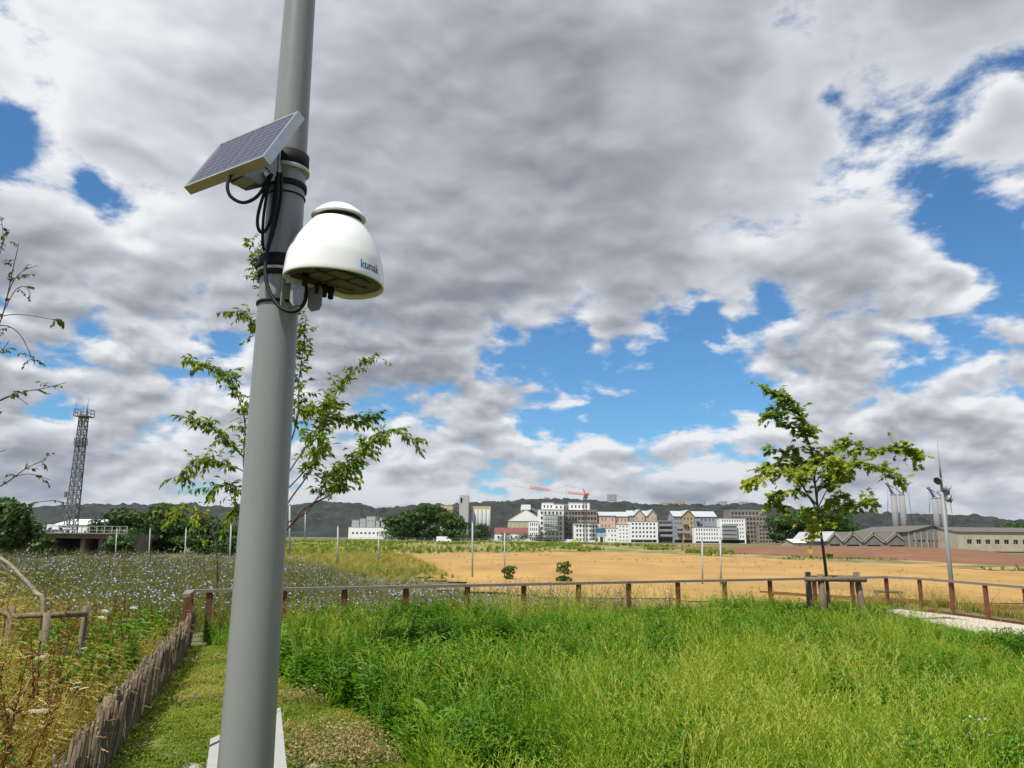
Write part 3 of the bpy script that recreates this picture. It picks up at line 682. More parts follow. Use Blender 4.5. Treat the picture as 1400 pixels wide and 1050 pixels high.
def gn_tree(coll, name):
    g = bpy.data.node_groups.new('scatter_'+name, 'GeometryNodeTree')
    g.interface.new_socket('Geometry', in_out='INPUT', socket_type='NodeSocketGeometry'); g.interface.new_socket('Geometry', in_out='OUTPUT', socket_type='NodeSocketGeometry')
    N, L = g.nodes, g.links; gi = N.new('NodeGroupInput'); go = N.new('NodeGroupOutput')
    ip = N.new('GeometryNodeInstanceOnPoints'); ci = N.new('GeometryNodeCollectionInfo'); ci.inputs['Collection'].default_value = coll
    ci.inputs['Separate Children'].default_value = True; ci.inputs['Reset Children'].default_value = True; ip.inputs['Pick Instance'].default_value = True
    def na(nm, t): x = N.new('GeometryNodeInputNamedAttribute'); x.data_type = t; x.inputs['Name'].default_value = nm; return x.outputs['Attribute']
    L.new(gi.outputs[0], ip.inputs['Points']); L.new(ci.outputs[0], ip.inputs['Instance']); L.new(na('pick', 'INT'), ip.inputs['Instance Index'])
    L.new(na('turn', 'FLOAT_VECTOR'), ip.inputs['Rotation']); L.new(na('grow', 'FLOAT_VECTOR'), ip.inputs['Scale']); L.new(ip.outputs[0], go.inputs[0]); return g
def scatter(name, key, x, y, z, scale, itint, label, cat, wide=None, tilt=.12):
    coll, n = PROTO[key]; k = len(x); me = bpy.data.meshes.new(name); me.from_pydata(np.stack([x, y, z], 1).tolist(), [], [])
    a = me.attributes.new('pick', 'INT', 'POINT'); a.data.foreach_set('value', rng.integers(0, n, k).astype(np.int32))
    t = np.stack([rng.normal(0, tilt, k), rng.normal(0, tilt, k), rng.uniform(0, 6.283, k)], 1)
    a = me.attributes.new('turn', 'FLOAT_VECTOR', 'POINT'); a.data.foreach_set('vector', t.ravel().astype(np.float32))
    w = scale if wide is None else wide
    a = me.attributes.new('grow', 'FLOAT_VECTOR', 'POINT'); a.data.foreach_set('vector', np.stack([w, w, scale], 1).ravel().astype(np.float32))
    a = me.attributes.new('itint', 'FLOAT', 'POINT'); a.data.foreach_set('value', np.asarray(itint, np.float32))
    o = link(name, me); md = o.modifiers.new('scatter', 'NODES'); md.node_group = gn_tree(coll, name)
    return tag(o, label, cat, kind='stuff')
def rand_in(poly, dens, bbox=None):
    xs = [p[0] for p in poly]; ys = [p[1] for p in poly]; x0, x1, y0, y1 = bbox or (min(xs), max(xs), min(ys), max(ys))
    n = int((x1-x0)*(y1-y0)*dens); x = rng.uniform(x0, x1, n); y = rng.uniform(y0, y1, n); k = inside(poly, x, y); return x[k], y[k]

GREEN = leafmat('meadow_blades', (.075, .19, .008), (.25, .37, .022), (.46, .45, .09), .42, True)
WEED = leafmat('broad_weed_leaves', (.055, .16, .010), (.18, .33, .020), (.34, .36, .06), .38, True)
DRY = leafmat('dry_blades', (.13, .15, .022), (.47, .34, .085), (.68, .56, .25), .38, True)
LAWNM = leafmat('lawn_blades', (.085, .175, .012), (.27, .30, .03), (.48, .36, .13), .36, True)

def b_grass(mb, i):
    for _ in range(34):
        a = rv(0, 6.28); r = rv(0, .12); mb.blade((r*math.cos(a), r*math.sin(a), 0), rv(0, 6.28), rv(.28, .62), rv(.006, .012), rv(.05, .35), rv(.1, .7), rv(0, .55), 4)
def b_seed(mb, i):
    for _ in range(12):
        a = rv(0, 6.28); r = rv(0, .13); az = rv(0, 6.28); h = rv(.55, .85); b = (r*math.cos(a), r*math.sin(a), 0)
        tip = mb.blade(b, az, h, .0045, rv(.02, .22), rv(.05, .35), rv(.45, .75), 4)
        d = Vector((math.cos(az)*.5, math.sin(az)*.5, .7)).normalized()
        for q in range(5): mb.leaf(tip-d*(.02*q+.01), (d+Vector((rv(-.5, .5), rv(-.5, .5), rv(-.2, .2)))), Vector((rv(-1, 1), rv(-1, 1), .3)), .035, .009, rv(.65, .95))
    for _ in range(18):
        a = rv(0, 6.28); r = rv(0, .12); mb.blade((r*math.cos(a), r*math.sin(a), 0), rv(0, 6.28), rv(.25, .5), rv(.005, .009), rv(.1, .4), rv(.2, .8), rv(.2, .6), 4)
def b_weed(mb, i):
    for _ in range(6):
        a = rv(0, 6.28); r = rv(0, .1); az = rv(0, 6.28); h = rv(.28, .52); b = Vector((r*math.cos(a), r*math.sin(a), 0)); ln = Vector((math.cos(az), math.sin(az), 0))*rv(.02, .25)
        top = b+(ln+Vector((0, 0, 1)))*h; mb.ct = .3; mb.tube([b, b.lerp(top, .5)+Vector((rv(-.01, .01), rv(-.01, .01), 0)), top], [.004, .003, .0015], 4)
        k = random.randint(9, 14)
        for q in range(k):
            p = b.lerp(top, .15+.85*q/k); z2 = q*2.4+rv(-.4, .4); d = Vector((math.cos(z2), math.sin(z2), rv(-.1, .7))); mb.leaf(p, d, Vector((0, 0, 1)), rv(.05, .11)*(1.15-.5*q/k), rv(.022, .045), rv(0, .6), .2)
def b_lawn(mb, i):
    for _ in range(20):
        a = rv(0, 6.28); r = rv(0, .075); mb.blade((r*math.cos(a), r*math.sin(a), 0), rv(0, 6.28), rv(.02, .06), rv(.0035, .006), rv(.2, .9), rv(.2, .9), rv(0, .6), 2)
    for _ in range(7):
        p = Vector((rv(-.07, .07), rv(-.07, .07), rv(.008, .03))); z2 = rv(0, 6.28); mb.leaf(p, Vector((math.cos(z2), math.sin(z2), .2)), Vector((0, 0, 1)), rv(.014, .026), rv(.012, .02), rv(0, .5), .1)
def b_dry(mb, i):
    for _ in range(20):
        a = rv(0, 6.28); r = rv(0, .12); az = rv(0, 6.28); h = rv(.4, .8)
        tip = mb.blade((r*math.cos(a), r*math.sin(a), 0), az, h, rv(.004, .008), rv(.05, .35), rv(.1, .7), rv(.35, .9), 4)
        if random.random() < .4:
            d = Vector((math.cos(az), math.sin(az), -.2)).normalized()
            for q in range(5): mb.leaf(tip-d*.015*q, d+Vector((rv(-.4, .4), rv(-.4, .4), rv(-.4, .4))), Vector((rv(-1, 1), rv(-1, 1), .3)), .032, .009, rv(.6, 1.0))
    for _ in range(12):
        a = rv(0, 6.28); r = rv(0, .12); mb.blade((r*math.cos(a), r*math.sin(a), 0), rv(0, 6.28), rv(.2, .45), rv(.005, .01), rv(.1, .4), rv(.2, .8), rv(0, .5), 3)
def b_head(mb, i):
    for _ in range(11):
        p = Vector((rv(-.12, .12), rv(-.12, .12), rv(.05, .12))); mb.ct = .6; mb.tube([Vector((p.x*.7, p.y*.7, 0)), p], [.0015, .0012], 3)
        for q in range(9):
            d = Vector((rv(-1, 1), rv(-1, 1), rv(-.3, 1))); mb.leaf(p, d, Vector((rv(-1, 1), rv(-1, 1), rv(-1, 1))), rv(.011, .016), .009, rv(.55, 1.0), .2)
    for _ in range(26):
        z2 = rv(0, 6.28); mb.leaf(Vector((rv(-.13, .13), rv(-.13, .13), rv(.02, .07))), Vector((math.cos(z2), math.sin(z2), .3)), Vector((0, 0, 1)), rv(.015, .028), rv(.012, .022), rv(0, .25), .1)
proto_set('meadow', b_grass, 5, GREEN); proto_set('seedgrass', b_seed, 4, GREEN); proto_set('weed', b_weed, 5, WEED); proto_set('lawntuft', b_lawn, 5, LAWNM); proto_set('drygrass', b_dry, 5, DRY)
HEAD = leafmat('faded_clover', (.09, .16, .015), (.50, .36, .18), (.66, .54, .36), .3, True); proto_set('clover', b_head, 4, HEAD)

# chicory: wiry branched stems with pale blue flowers
m_chst = leafmat('chicory_stems', (.075, .13, .016), (.29, .27, .06), None, .32, True)
def chic_flower():
    m_ = mat('chicory_blue', (.34, .36, .62), .7, col2=(.46, .47, .70), nscale=3); return m_
def make_chicory(n):
    c = bpy.data.collections.new('clumps_chicory')
    for i in range(n):
        mb = LB(); H = rv(.85, 1.3); fl = []
        for sidx in range(3):
            az = rv(0, 6.28); top = Vector((math.cos(az)*rv(.05, .3), math.sin(az)*rv(.05, .3), H*rv(.75, 1))); b = Vector((rv(-.08, .08), rv(-.08, .08), 0)); mb.ct = rv(.2, .7)
            mid = b.lerp(top, .5)+Vector((rv(-.06, .06), rv(-.06, .06), 0)); mb.tube([b, mid, top], [.005, .004, .002], 3)
            for q in range(7):
                t = rv(.3, .95); p = b.lerp(top, t); z2 = rv(0, 6.28); e = p+Vector((math.cos(z2), math.sin(z2), rv(.6, 1.4)))*rv(.1, .26); mb.tube([p, e], [.0025, .0012], 3)
                for _ in range(2): fl.append(p.lerp(e, rv(.3, 1)))
            for q in range(9):
                t = rv(.02, .6); p = b.lerp(top, t); z2 = rv(0, 6.28); mb.leaf(p, Vector((math.cos(z2), math.sin(z2), rv(.1, .8))), Vector((0, 0, 1)), rv(.07, .2)*(1.1-t), rv(.02, .045), rv(0, .6))
        for _ in range(16):
            a = rv(0, 6.28); mb.blade((rv(-.15, .15), rv(-.15, .15), 0), a, rv(.3, .8), rv(.005, .01), rv(.1, .4), rv(.1, .5), rv(0, .9), 3)
        nk = len(mb.f)
        random.shuffle(fl); mb.k = 1
        for p in fl[:int(len(fl)*.27)]:
            d = Vector((SUN.x+rv(-.9, .9), SUN.y+rv(-.9, .9), SUN.z+rv(-.5, .4))).normalized(); a = d.orthogonal().normalized(); b2 = d.cross(a); r = rv(.012, .020)
            vs = [p+d*.002]+[p+(a*math.cos(k*math.pi/4)+b2*math.sin(k*math.pi/4))*r*(1 if k % 2 else .82)+d*.006 for k in range(8)]
            mb.add(vs, [(0, 1+k, 1+(k+1) % 8) for k in range(8)], False, .5)
        me = mb.mesh('chicory', [m_chst, chic_flower()]); o = bpy.data.objects.new('chicory_clump_%02d' % i, me); c.objects.link(o)
    PROTO['chicory'] = (c, n)
make_chicory(6)

MEADOW = [(-4.75, 12.7), (-4.1, 11.9), (-3.3, 10.3), (-2.5, 9.3), (-1.95, 8.35), (-1.22, 7.45), (-.65, 6.0), (-.25, 4.2), (0, 3.2), (8.7, 3.2), (8.85, 9), (8.65, 13.5), (8.1, 17.1), (6.5, 17.9), (8.2, 18.6), (9.3, 19.4), (9.0, 19.5), (-5.0, 13.05)]
def meadow():
    x, y = rand_in(MEADOW, 105); keep = rng.random(len(x)) < np.interp(y, [3, 9, 14, 20], [1, .95, .75, .6]); x, y = x[keep], y[keep]; z = hz(x, y)
    patch = fbm(x, y, .45, 3, 21); p2 = fbm(x, y, .9, 3, 31)
    lushx = np.exp(-(((x+1.2)/1.9)**2+((y-10.2)/2.0)**2)); seedy = .9*np.exp(-(((x-2.2)/2.6)**2+((y-6.8)/2.2)**2))
    fine_ = fbm(x, y, 2.2, 2, 23)
    wgt = .55*patch+.45*fine_+.10*lushx-.16*seedy
    r = rng.random(len(x))
    isw = (wgt+(r-.5)*.32) > .51
    iss = (~isw) & ((p2+.30*seedy+(r-.5)*.4) > .60)
    isg = ~isw & ~iss
    edge = np.clip((fbm(x, y, .55, 3, 5)-.28)*2.1, 0.05, 1.35)
    tall = (.44+.46*edge)*np.interp(y-13-(x+5.2)*.46, [-6, -2.5, 0], [1.0, .95, 1.12])*np.interp(x, [5, 8.6], [1, .62])
    yel = (fbm(x, y, .30, 3, 44)-.5)*1.1+(fbm(x, y, 1.1, 3, 47)-.5)*1.5+.16*seedy-.08*lushx-.10
    for nm, k, key, lab, dt, sc in (('meadow_grass', isg, 'meadow', 'green tall grass filling the meadow in front of the barrier', 0, 1.0), ('meadow_seed_grass', iss, 'seedgrass', 'yellowish tall grass with seed heads in the meadow', .02, .92), ('meadow_weeds', isw, 'weed', 'dark green broad-leaved weeds growing among the meadow grass', 0, 1.1)):
        m_ = int(k.sum()); s = tall[k]*sc*rng.uniform(.65, 1.3, m_)
        scatter(nm, key, x[k], y[k], z[k], s, yel[k]*.5+dt+rng.normal(0, .07, m_), lab, 'weeds' if key == 'weed' else 'grass', wide=s*.55+.55)
meadow()
DOCK = leafmat('dock_leaves', (.07, .17, .015), (.20, .34, .03), (.38, .36, .06), .4, True)
def b_dock(mb, i):
    for q in range(9):
        a = q*2.4+rv(-.3, .3); L = rv(.16, .32); d = Vector((math.cos(a), math.sin(a), rv(.7, 1.6))).normalized(); sd = Vector((-d.y, d.x, 0)).normalized(); n2 = sd.cross(d); vs = []; W = L*rv(.13, .2)
        b0 = Vector((rv(-.03, .03), rv(-.03, .03), .02))
        for k, (t, w) in enumerate(((0, .12), (.25, .75), (.5, 1.0), (.75, .7), (1.0, .02))):
            c = b0+d*L*1.5*(.25+.75*t)+Vector((d.x, d.y, -1.1))*L*.45*t*t; e = Vector((0, 0, rv(-.006, .006))); vs += [c-sd*W*w+e, c+Vector((0, 0, -W*w*.35)), c+sd*W*w-e]
        fs = []
        for k in range(4): fs += [(3*k, 3*k+1, 3*k+4, 3*k+3), (3*k+1, 3*k+2, 3*k+5, 3*k+4)]
        mb.add(vs, fs, True, rv(0, .6))
proto_set('dock', b_dock, 4, DOCK)
def b_rusty(mb, i):
    for q in range(3):
        b = Vector((rv(-.06, .06), rv(-.06, .06), 0)); top = b+Vector((rv(-.15, .15), rv(-.15, .15), rv(.7, 1.0))); mb.ct = .4; mb.tube([b, b.lerp(top, .5), top], [.005, .004, .002], 4)
        for k in range(40):
            p = b.lerp(top, rv(.4, 1)); a = rv(0, 6.28); mb.leaf(p, Vector((math.cos(a), math.sin(a), rv(.2, 1.5))), Vector((rv(-1, 1), rv(-1, 1), .5)), rv(.02, .05), .014, rv(0, 1))
proto_set('rusty', b_rusty, 3, leafmat('rusty_seed', (.11, .045, .018), (.26, .12, .04), None, .25, True))
def b_umbel(mb, i):
    for q in range(3):
        top = Vector((rv(-.15, .15), rv(-.15, .15), rv(.6, .85))); b = Vector((rv(-.04, .04), rv(-.04, .04), 0)); mb.ct = .1; mb.tube([b, b.lerp(top, .5)+Vector((rv(-.03, .03), 0, 0)), top], [.004, .003, .002], 4)
        for k in range(26):
            a = k*2.4; r = .045*math.sqrt(k/26); c = top+Vector((math.cos(a)*r, math.sin(a)*r, .012-r*r*4)); mb.leaf(c-Vector((.006, 0, 0)), Vector((1, rv(-.3, .3), rv(-.1, .1))), Vector((0, 0, 1)), .016, .016, 1.0, .05)
proto_set('umbel', b_umbel, 3, leafmat('umbel_flowers', (.08, .13, .02), (.6, .58, .48), (.72, .70, .62), .3, True))
def docks():
    x, y = rand_in(MEADOW, 3.0); k = (fbm(x, y, .5, 2, 77) > .45) & (y > 6.3) & (x < 7.5) & (y < 12.5+(x+5.2)*.4); x, y = x[k], y[k]; s = rng.uniform(.5, .85, len(x))
    scatter('dock_plants', 'dock', x, y, hz(x, y)+.20, s, rng.normal(.05, .15, len(x)), 'large bright green dock leaves scattered through the meadow', 'weeds')
    P = np.array([[p.x, p.y] for p in [gnd(u, v, .65) for u, v in ((145, 848), (112, 873), (30, 872), (92, 842), (186, 838), (225, 820), (60, 905), (20, 950), (130, 915), (175, 855))]]); P = P[P[:, 1] < 14]
    scatter('wild_carrot', 'umbel', P[:, 0], P[:, 1], hz(P[:, 0], P[:, 1]), rng.uniform(.8, 1.05, len(P)), np.zeros(len(P)), 'white flat-topped wild carrot flowers in the dry grass', 'wildflowers')
docks()
def stems():
    x, y = rand_in(MEADOW, 7); k = fbm(x, y, .8, 2, 87) > .46; x, y = x[k], y[k]; s = rng.uniform(.75, 1.1, len(x))*np.interp(x, [5, 8.6], [1, .6])
    scatter('wispy_stems', 'seedgrass', x, y, hz(x, y), s, rng.normal(.12, .16, len(x)), 'wispy tall flowering grass stems rising above the meadow', 'grass', tilt=.2)
stems()
def lawn():
    x, y = rand_in(LAWN, 460); z = hz(x, y)+.012; t = (fbm(x, y, .9, 4, 51)-.5)*1.5+.05
    bare = fbm(x, y, 1.8, 3, 57) < .33; keep = ~(bare & (rng.random(len(x)) < .8)); x, y, z, t = x[keep], y[keep], z[keep], t[keep]
    scatter('lawn_grass', 'lawntuft', x, y, z, rng.uniform(.7, 1.5, len(x)), t, 'short patchy lawn grass between the paling fence and the meadow', 'grass')
    pts = []
    for (u, v, r, n) in ((440, 1020, .36, 34), (505, 1000, .30, 30), (480, 1035, .30, 26), (412, 958, .32, 26), (555, 1020, .22, 8), (415, 1000, .25, 8), (290, 960, .25, 8), (265, 905, .3, 8)):
        c = gnd(u, v, .06)
        for _ in range(n):
            a = rv(0, 6.28); q = r*math.sqrt(rv(0, 1)); pts.append((c.x+q*math.cos(a)*1.2, c.y+q*math.sin(a)))
    P = np.array(pts); scatter('faded_clover', 'clover', P[:, 0], P[:, 1], hz(P[:, 0], P[:, 1])+.01, rng.uniform(.7, 1.3, len(P)), rng.normal(0, .1, len(P)), 'tan faded clover heads in clumps on the lawn beside the pole', 'clover')
lawn()
def dry():
    poly = [(-2.26, 3.0), (-3.34, 6.1), (-4.52, 10.0), (-5.3, 12.3), (-6.2, 11.2), (-8.2, 9.8), (-11, 9.4), (-10, 7), (-8, 5), (-5, 3)]
    x, y = rand_in(poly, 100); z = hz(x, y); g = fbm(x, y, .6, 3, 61); isd = g+rng.normal(0, .09, len(x)) > .36
    k = isd; s = rng.uniform(.65, 1.15, k.sum())*np.interp(x[k]+y[k]*.36, [-3, -1.2], [1.55, .80]); scatter('dry_grass', 'drygrass', x[k], y[k], z[k], s, (g[k]-.62)*1.3+rng.normal(.04, .18, k.sum()), 'dry yellow grass and stalks behind the paling fence', 'grass', wide=s*.6+.4)
    k = ~isd; 
    q = rng.random(len(x)) < .05; scatter('rusty_stalks', 'rusty', x[q], y[q], z[q], rng.uniform(.8, 1.15, q.sum()), rng.normal(0, .12, q.sum()), 'rust brown dried flower stalks among the dry grass', 'weeds')
    s = rng.uniform(.9, 1.5, k.sum()); scatter('rough_weeds', 'weed', x[k], y[k], z[k], s, rng.normal(.05, .12, k.sum()), 'green weeds among the dry grass behind the paling fence', 'weeds')
dry()
def chicory():
    L = [(-5.9, 11.6), (-5.5, 13.2), (-5.4, 14.5), (-5.0, 30), (-6, 42), (-38, 42), (-30, 26), (-14, 9.2), (-8.2, 9.3), (-6.6, 10.6)]
    x, y = rand_in(L, 7.5); keep = rng.random(len(x)) < np.interp(y, [11, 20, 42], [1, 1, .55]); x, y = x[keep], y[keep]
    Rr = [(-5.4, 13.6), (-2.0, 15.1), (1.2, 16.6), (4, 17.9), (3, 20.5), (0.5, 23), (-1, 27), (-5, 30)]
    x2, y2 = rand_in(Rr, 10); k2 = rng.random(len(x2)) < np.interp(x2, [-5, -1, 4], [1, .95, .22]); x2, y2 = x2[k2], y2[k2]
    s1 = rng.uniform(.8, 1.12, len(x))*np.interp(y, [9, 12, 16, 30], [.66, .80, .95, 1.0]); s2 = rng.uniform(.62, .95, len(x2))*(.75+.5*fbm(x2, y2, .35, 2, 71))
    X = np.r_[x, x2]; Y = np.r_[y, y2]; S = np.r_[s1, s2]
    scatter('chicory', 'chicory', X, Y, hz(X, Y), S, rng.normal(.1, .2, len(X)), 'tall wiry chicory plants dotted with pale blue flowers beyond the fences', 'wildflowers', wide=S*.5+.6)
    # undergrowth between and in front of the flowers, and thin growth on the slope beyond the barrier
    x, y = rand_in([(-5.4, 13.3), (10.6, 20.6), (11.5, 17), (13, 14), (24, 22), (26, 31), (6, 31), (-5, 30)], 11)
    keep = rng.random(len(x)) < np.interp(fbm(x, y, .3, 3, 81), [.35, .6], [.15, .95])*np.interp(y-13-(x+5.2)*.46, [0, 2, 10], [1, .8, .35]); x, y = x[keep], y[keep]
    s = rng.uniform(.5, .95, len(x)); scatter('slope_grass', 'drygrass', x, y, hz(x, y), s, rng.normal(-.25, .15, len(x)), 'thin dry weeds on the slope beyond the timber rail barrier', 'weeds', wide=s*.6+.5)
    def onstrip(name, key, A, Bq, n, smin, smax, t0, lab):
        t = rng.random(n); q = rng.random(n); A_ = np.array([tuple(p) for p in A]); B_2 = np.array([tuple(p) for p in Bq]); k = rng.integers(0, len(A)-1, n)
        a = A_[k]*(1-q)[:, None]+A_[k+1]*q[:, None]; b = B_2[k]*(1-q)[:, None]+B_2[k+1]*q[:, None]; p = a*(1-t)[:, None]+b*t[:, None]
        g = fbm(p[:, 0], p[:, 1], .06, 3, 91) > .47; p = p[g]; t = t[g]; s_ = rng.uniform(smin, smax, len(p))
        scatter(name, key, p[:, 0], p[:, 1], p[:, 2]+.25*np.sin(math.pi*t)-.1, s_*.8, rng.normal(t0, .2, len(p)), lab, 'weeds', wide=s_*1.6)
    crl = [at(u, v, Y) for u, v, Y in ((380, 739.5, 262), (540, 740, 262), (700, 741.5, 262), (850, 744.5, 262), (1000, 749.5, 240))]
    onstrip('embankment_weeds', 'weed', [Vector((p.x, p.y-1, -1.45)) for p in fe[:5]], crl, 5200, 1.0, 2.8, .1, 'patchy green weeds covering the grassy embankment')
    onstrip('embankment_grass', 'drygrass', [Vector((p.x, p.y-1, -1.45)) for p in fe[:5]], crl, 3000, 1.0, 2.0, .1, 'dry grass tufts on the embankment behind the field')
    onstrip('verge_weeds', 'weed', [(p.x*.995, p.y*.995, -1.42) for p in fe[3:]], verge, 900, .5, 1.3, .2, 'low weeds on the verge between the field and the earth bank')
    W = [tuple(gnd(u, v, -1.5))[:2] for u, v in ((330, 758), (540, 757), (585, 772), (625, 795), (560, 803), (400, 800), (330, 790))]
    for nm, key, n, t0, lab in (('fallow_grass', 'drygrass', 1.5, -.12, 'dry grass on the fallow strip left of the ochre field'), ('fallow_weeds', 'weed', .9, .12, 'green weeds on the fallow strip left of the ochre field')):
        x, y = rand_in(W, n); k = fbm(x, y, .09, 3, 97)+rng.normal(0, .1, len(x)) > (.42 if key == 'weed' else .36); x, y = x[k], y[k]; s = rng.uniform(.7, 1.5, len(x)); scatter(nm, key, x, y, hz(x, y), s*.9, rng.normal(t0, .22, len(x)), lab, 'weeds', wide=s*1.5)
    x, y = rand_in(FIELD, .16); k = fbm(x, y, .05, 3, 95)+rng.normal(0, .08, len(x)) > .54; x, y = x[k], y[k]; s = rng.uniform(.3, .75, len(x))
    scatter('field_weeds', 'drygrass', x, y, hz(x, y)+.08, s, rng.normal(-.1, .3, len(x)), 'sparse dry weeds breaking through the ochre field', 'weeds', wide=s*1.5)
    P = np.array([[p.x, p.y] for p in [gnd(u, v, .4) for u, v in ((1088, 880), (1079, 893), (1091, 893), (1103, 893), (1140, 902), (960, 863), (969, 862), (994, 906), (1250, 968), (1333, 986), (1390, 992), (1273, 940), (1353, 1000), (1110, 951))]])
    # a few chicory plants in the meadow itself
    scatter('meadow_chicory', 'chicory', P[:, 0], P[:, 1], hz(P[:, 0], P[:, 1]), np.full(len(P), .5), np.zeros(len(P)), 'scattered pale blue chicory flowers in the green meadow grass', 'wildflowers')
chicory()

# ------------------------------------------------------------------ young trees with traced limbs
m_bark = mat('brown_bark', (.085, .062, .045), .9, col2=(.045, .034, .026), nscale=9, bump=.5, bscale=30, stretch=(3, 3, .7))
m_birch = mat('pale_birch_bark', (.36, .30, .21), .8, col2=(.16, .12, .08), nscale=7, bump=.3, stretch=(1, 1, 4))
def limb_world(px, Y, dY):
    n = len(px)-1; return [at(u, v, Y+dY*(i/n)) for i, (u, v) in enumerate(px)]
def leafy(lb, path, kind, dens, L, W, tbase, spread, start=.2, twig=.22, wind=Vector((0, 0, 0))):
    Ls = [0]
    for i in range(1, len(path)): Ls.append(Ls[-1]+(path[i]-path[i-1]).length)
    tot = Ls[-1]; n = int(tot*dens)
    for _ in range(n):
        s = tot*(start+(1-start)*rv(0, 1)); i = min(max(int(np.searchsorted(Ls, s))-1, 0), len(path)-2); p = path[i].lerp(path[i+1], (s-Ls[i])/max(Ls[i+1]-Ls[i], 1e-6))
        ax = (path[i+1]-path[i]).normalized(); d = (ax*.6+Vector((random.gauss(0, 1), random.gauss(0, 1), random.gauss(.1, .7)))*spread+wind).normalized(); tl_ = twig*rv(.3, 1.2)
        e = p+d*tl_-Vector((0, 0, tl_*.12)); m_ = p.lerp(e, .5)+Vector((0, 0, tl_*.06)); lb.k = 1; lb.ct = .5; lb.tube([p, m_, e], [.0035, .0025, .0015], 3); lb.k = 0
        k = random.randint(4, 7)
        for q in range(k):
            t = .25+.75*q/(k-1); c = p.lerp(m_, t*2) if t < .5 else m_.lerp(e, t*2-1)
            if kind == 'maple':
                dd = (d*.5+Vector((rv(-1, 1), rv(-1, 1), rv(-.7, .25)))+wind); nn = Vector((rv(-.9, .9)+SUN.x*.8, rv(-.9, .9)+SUN.y*.8, .9)); lb.maple(c, dd, nn, L*rv(.7, 1.2), min(max(tbase+random.gauss(0, .2), 0), 1))
            else:
                dd = (d*.7+Vector((rv(-.8, .8), rv(-.8, .8), rv(-1.3, -.1)))+wind); nn = Vector((rv(-.9, .9)+SUN.x*.7, rv(-.9, .9)+SUN.y*.7, .8)); lb.leaf(c, dd, nn, L*rv(.75, 1.2), W*rv(.8, 1.2), min(max(tbase+random.gauss(0, .22), 0), 1), .18)
def young_tree(name, label, base, trunk, r0, limbs, Y, leafmat_, bark, kind, dens, L, W, spread, twig, lr=.018, limb_bark=None):
    root = empty(name, base, label, 'tree'); b = Vector(base)
    mb = MB(); tp = spline([Vector(p) for p in trunk], 6); n = len(tp)-1
    mb.tube([p-b for p in tp], [r0*(1-.7*i/n) for i in range(n+1)], 10); mb.build('trunk', bark, root)
    lb = LB()
    for (px, dY, w, yel, st) in limbs:
        pth = spline(limb_world(px, Y, dY), 6); n = len(pth)-1
        mb = MB(); mb.tube([p-b for p in pth], [lr*w*(1-.82*i/n)+.002 for i in range(n+1)], 7); mb.build('limb', limb_bark or bark, root)
        leafy(lb, [p-b for p in pth], kind, dens, L, W, yel, spread, st, twig)
    cr = lb.build('crown', [leafmat_, limb_bark or bark], root); tag(cr, kind='stuff')
    return root
m_cherry = leafmat('cherry_leaves', (.085, .165, .016), (.29, .36, .034), (.62, .50, .07), .45)
cb_ = at(356, 880, 9.6); cb_.z = -.05
young_tree('cherry_tree', 'young leafy tree growing directly behind the lamp pole', cb_, [cb_, at(360, 800, 9.6), at(368, 730, 9.6), at(372, 600, 9.6), at(380, 480, 9.6), at(378, 400, 9.6)], .05, [
    ([(374, 738), (396, 720), (418, 694), (458, 672), (484, 633), (510, 602), (536, 589), (570, 603)], -.5, 1.0, .35, .38), ([(372, 742), (394, 722), (440, 676), (475, 646), (493, 618), (520, 600)], .5, .9, .35, .45),
    ([(374, 720), (398, 681), (422, 646), (440, 593), (458, 541), (475, 514), (511, 488)], .4, .9, .3, .38), ([(376, 660), (405, 580), (409, 519), (415, 475), (419, 432)], -.3, .7, .3, .3),
    ([(374, 680), (398, 641), (422, 606), (449, 571), (492, 576), (518, 566)], .7, .7, .35, .35), ([(368, 700), (335, 650), (335, 580), (326, 545), (309, 510), (258, 493)], .3, .9, .4, .35),
    ([(372, 650), (335, 626), (309, 602), (282, 580), (252, 571)], -.5, .7, .35, .4), ([(370, 680), (335, 646), (313, 637), (282, 628), (244, 651)], .5, .7, .4, .45),
    ([(368, 705), (330, 676), (304, 663), (285, 673)], -.2, .6, .4, .5), ([(368, 712), (333, 690), (312, 704)], .2, .5, .4, .5), ([(380, 500), (350, 455), (335, 427), (317, 428)], -.2, .5, .3, .5),
    ([(378, 440), (357, 387), (352, 357), (344, 324)], .1, .5, .3, .35), ([(372, 720), (420, 700), (450, 650), (470, 640)], .9, .6, .35, .5), ([(372, 620), (400, 560), (430, 560), (450, 540)], -.7, .6, .35, .4), ([(372, 690), (420, 640), (440, 610), (430, 590)], -.8, .6, .35, .4)],
    9.6, m_cherry, m_bark, 'cherry', 29, .090, .040, .55, .20, lr=.012)
young_tree('cherry_tree', 'thin drooping sapling with yellowish leaves in front of the dark trees', at(296, 840, 15) * Vector((1, 1, 0)) if False else Vector((at(296, 840, 15).x, 15, -.05)), [Vector((at(296, 840, 15).x, 15, -.05)), at(297, 780, 15), at(293, 730, 15), at(282, 706, 15)], .02, [
    ([(293, 735), (282, 708), (262, 694), (240, 690), (222, 696)], .2, .7, .62, .3), ([(290, 720), (270, 702), (268, 718), (276, 738)], -.3, .6, .62, .3), ([(283, 708), (255, 700), (236, 706), (226, 716)], .3, .5, .6, .4)],
    15, m_cherry, m_bark, 'cherry', 14, .10, .045, .5, .2)
m_maple = leafmat('maple_leaves', (.085, .17, .014), (.34, .38, .025), (.75, .52, .03), .45)
mbase = at(1136, 862, 15.5); mbase.z = -.05
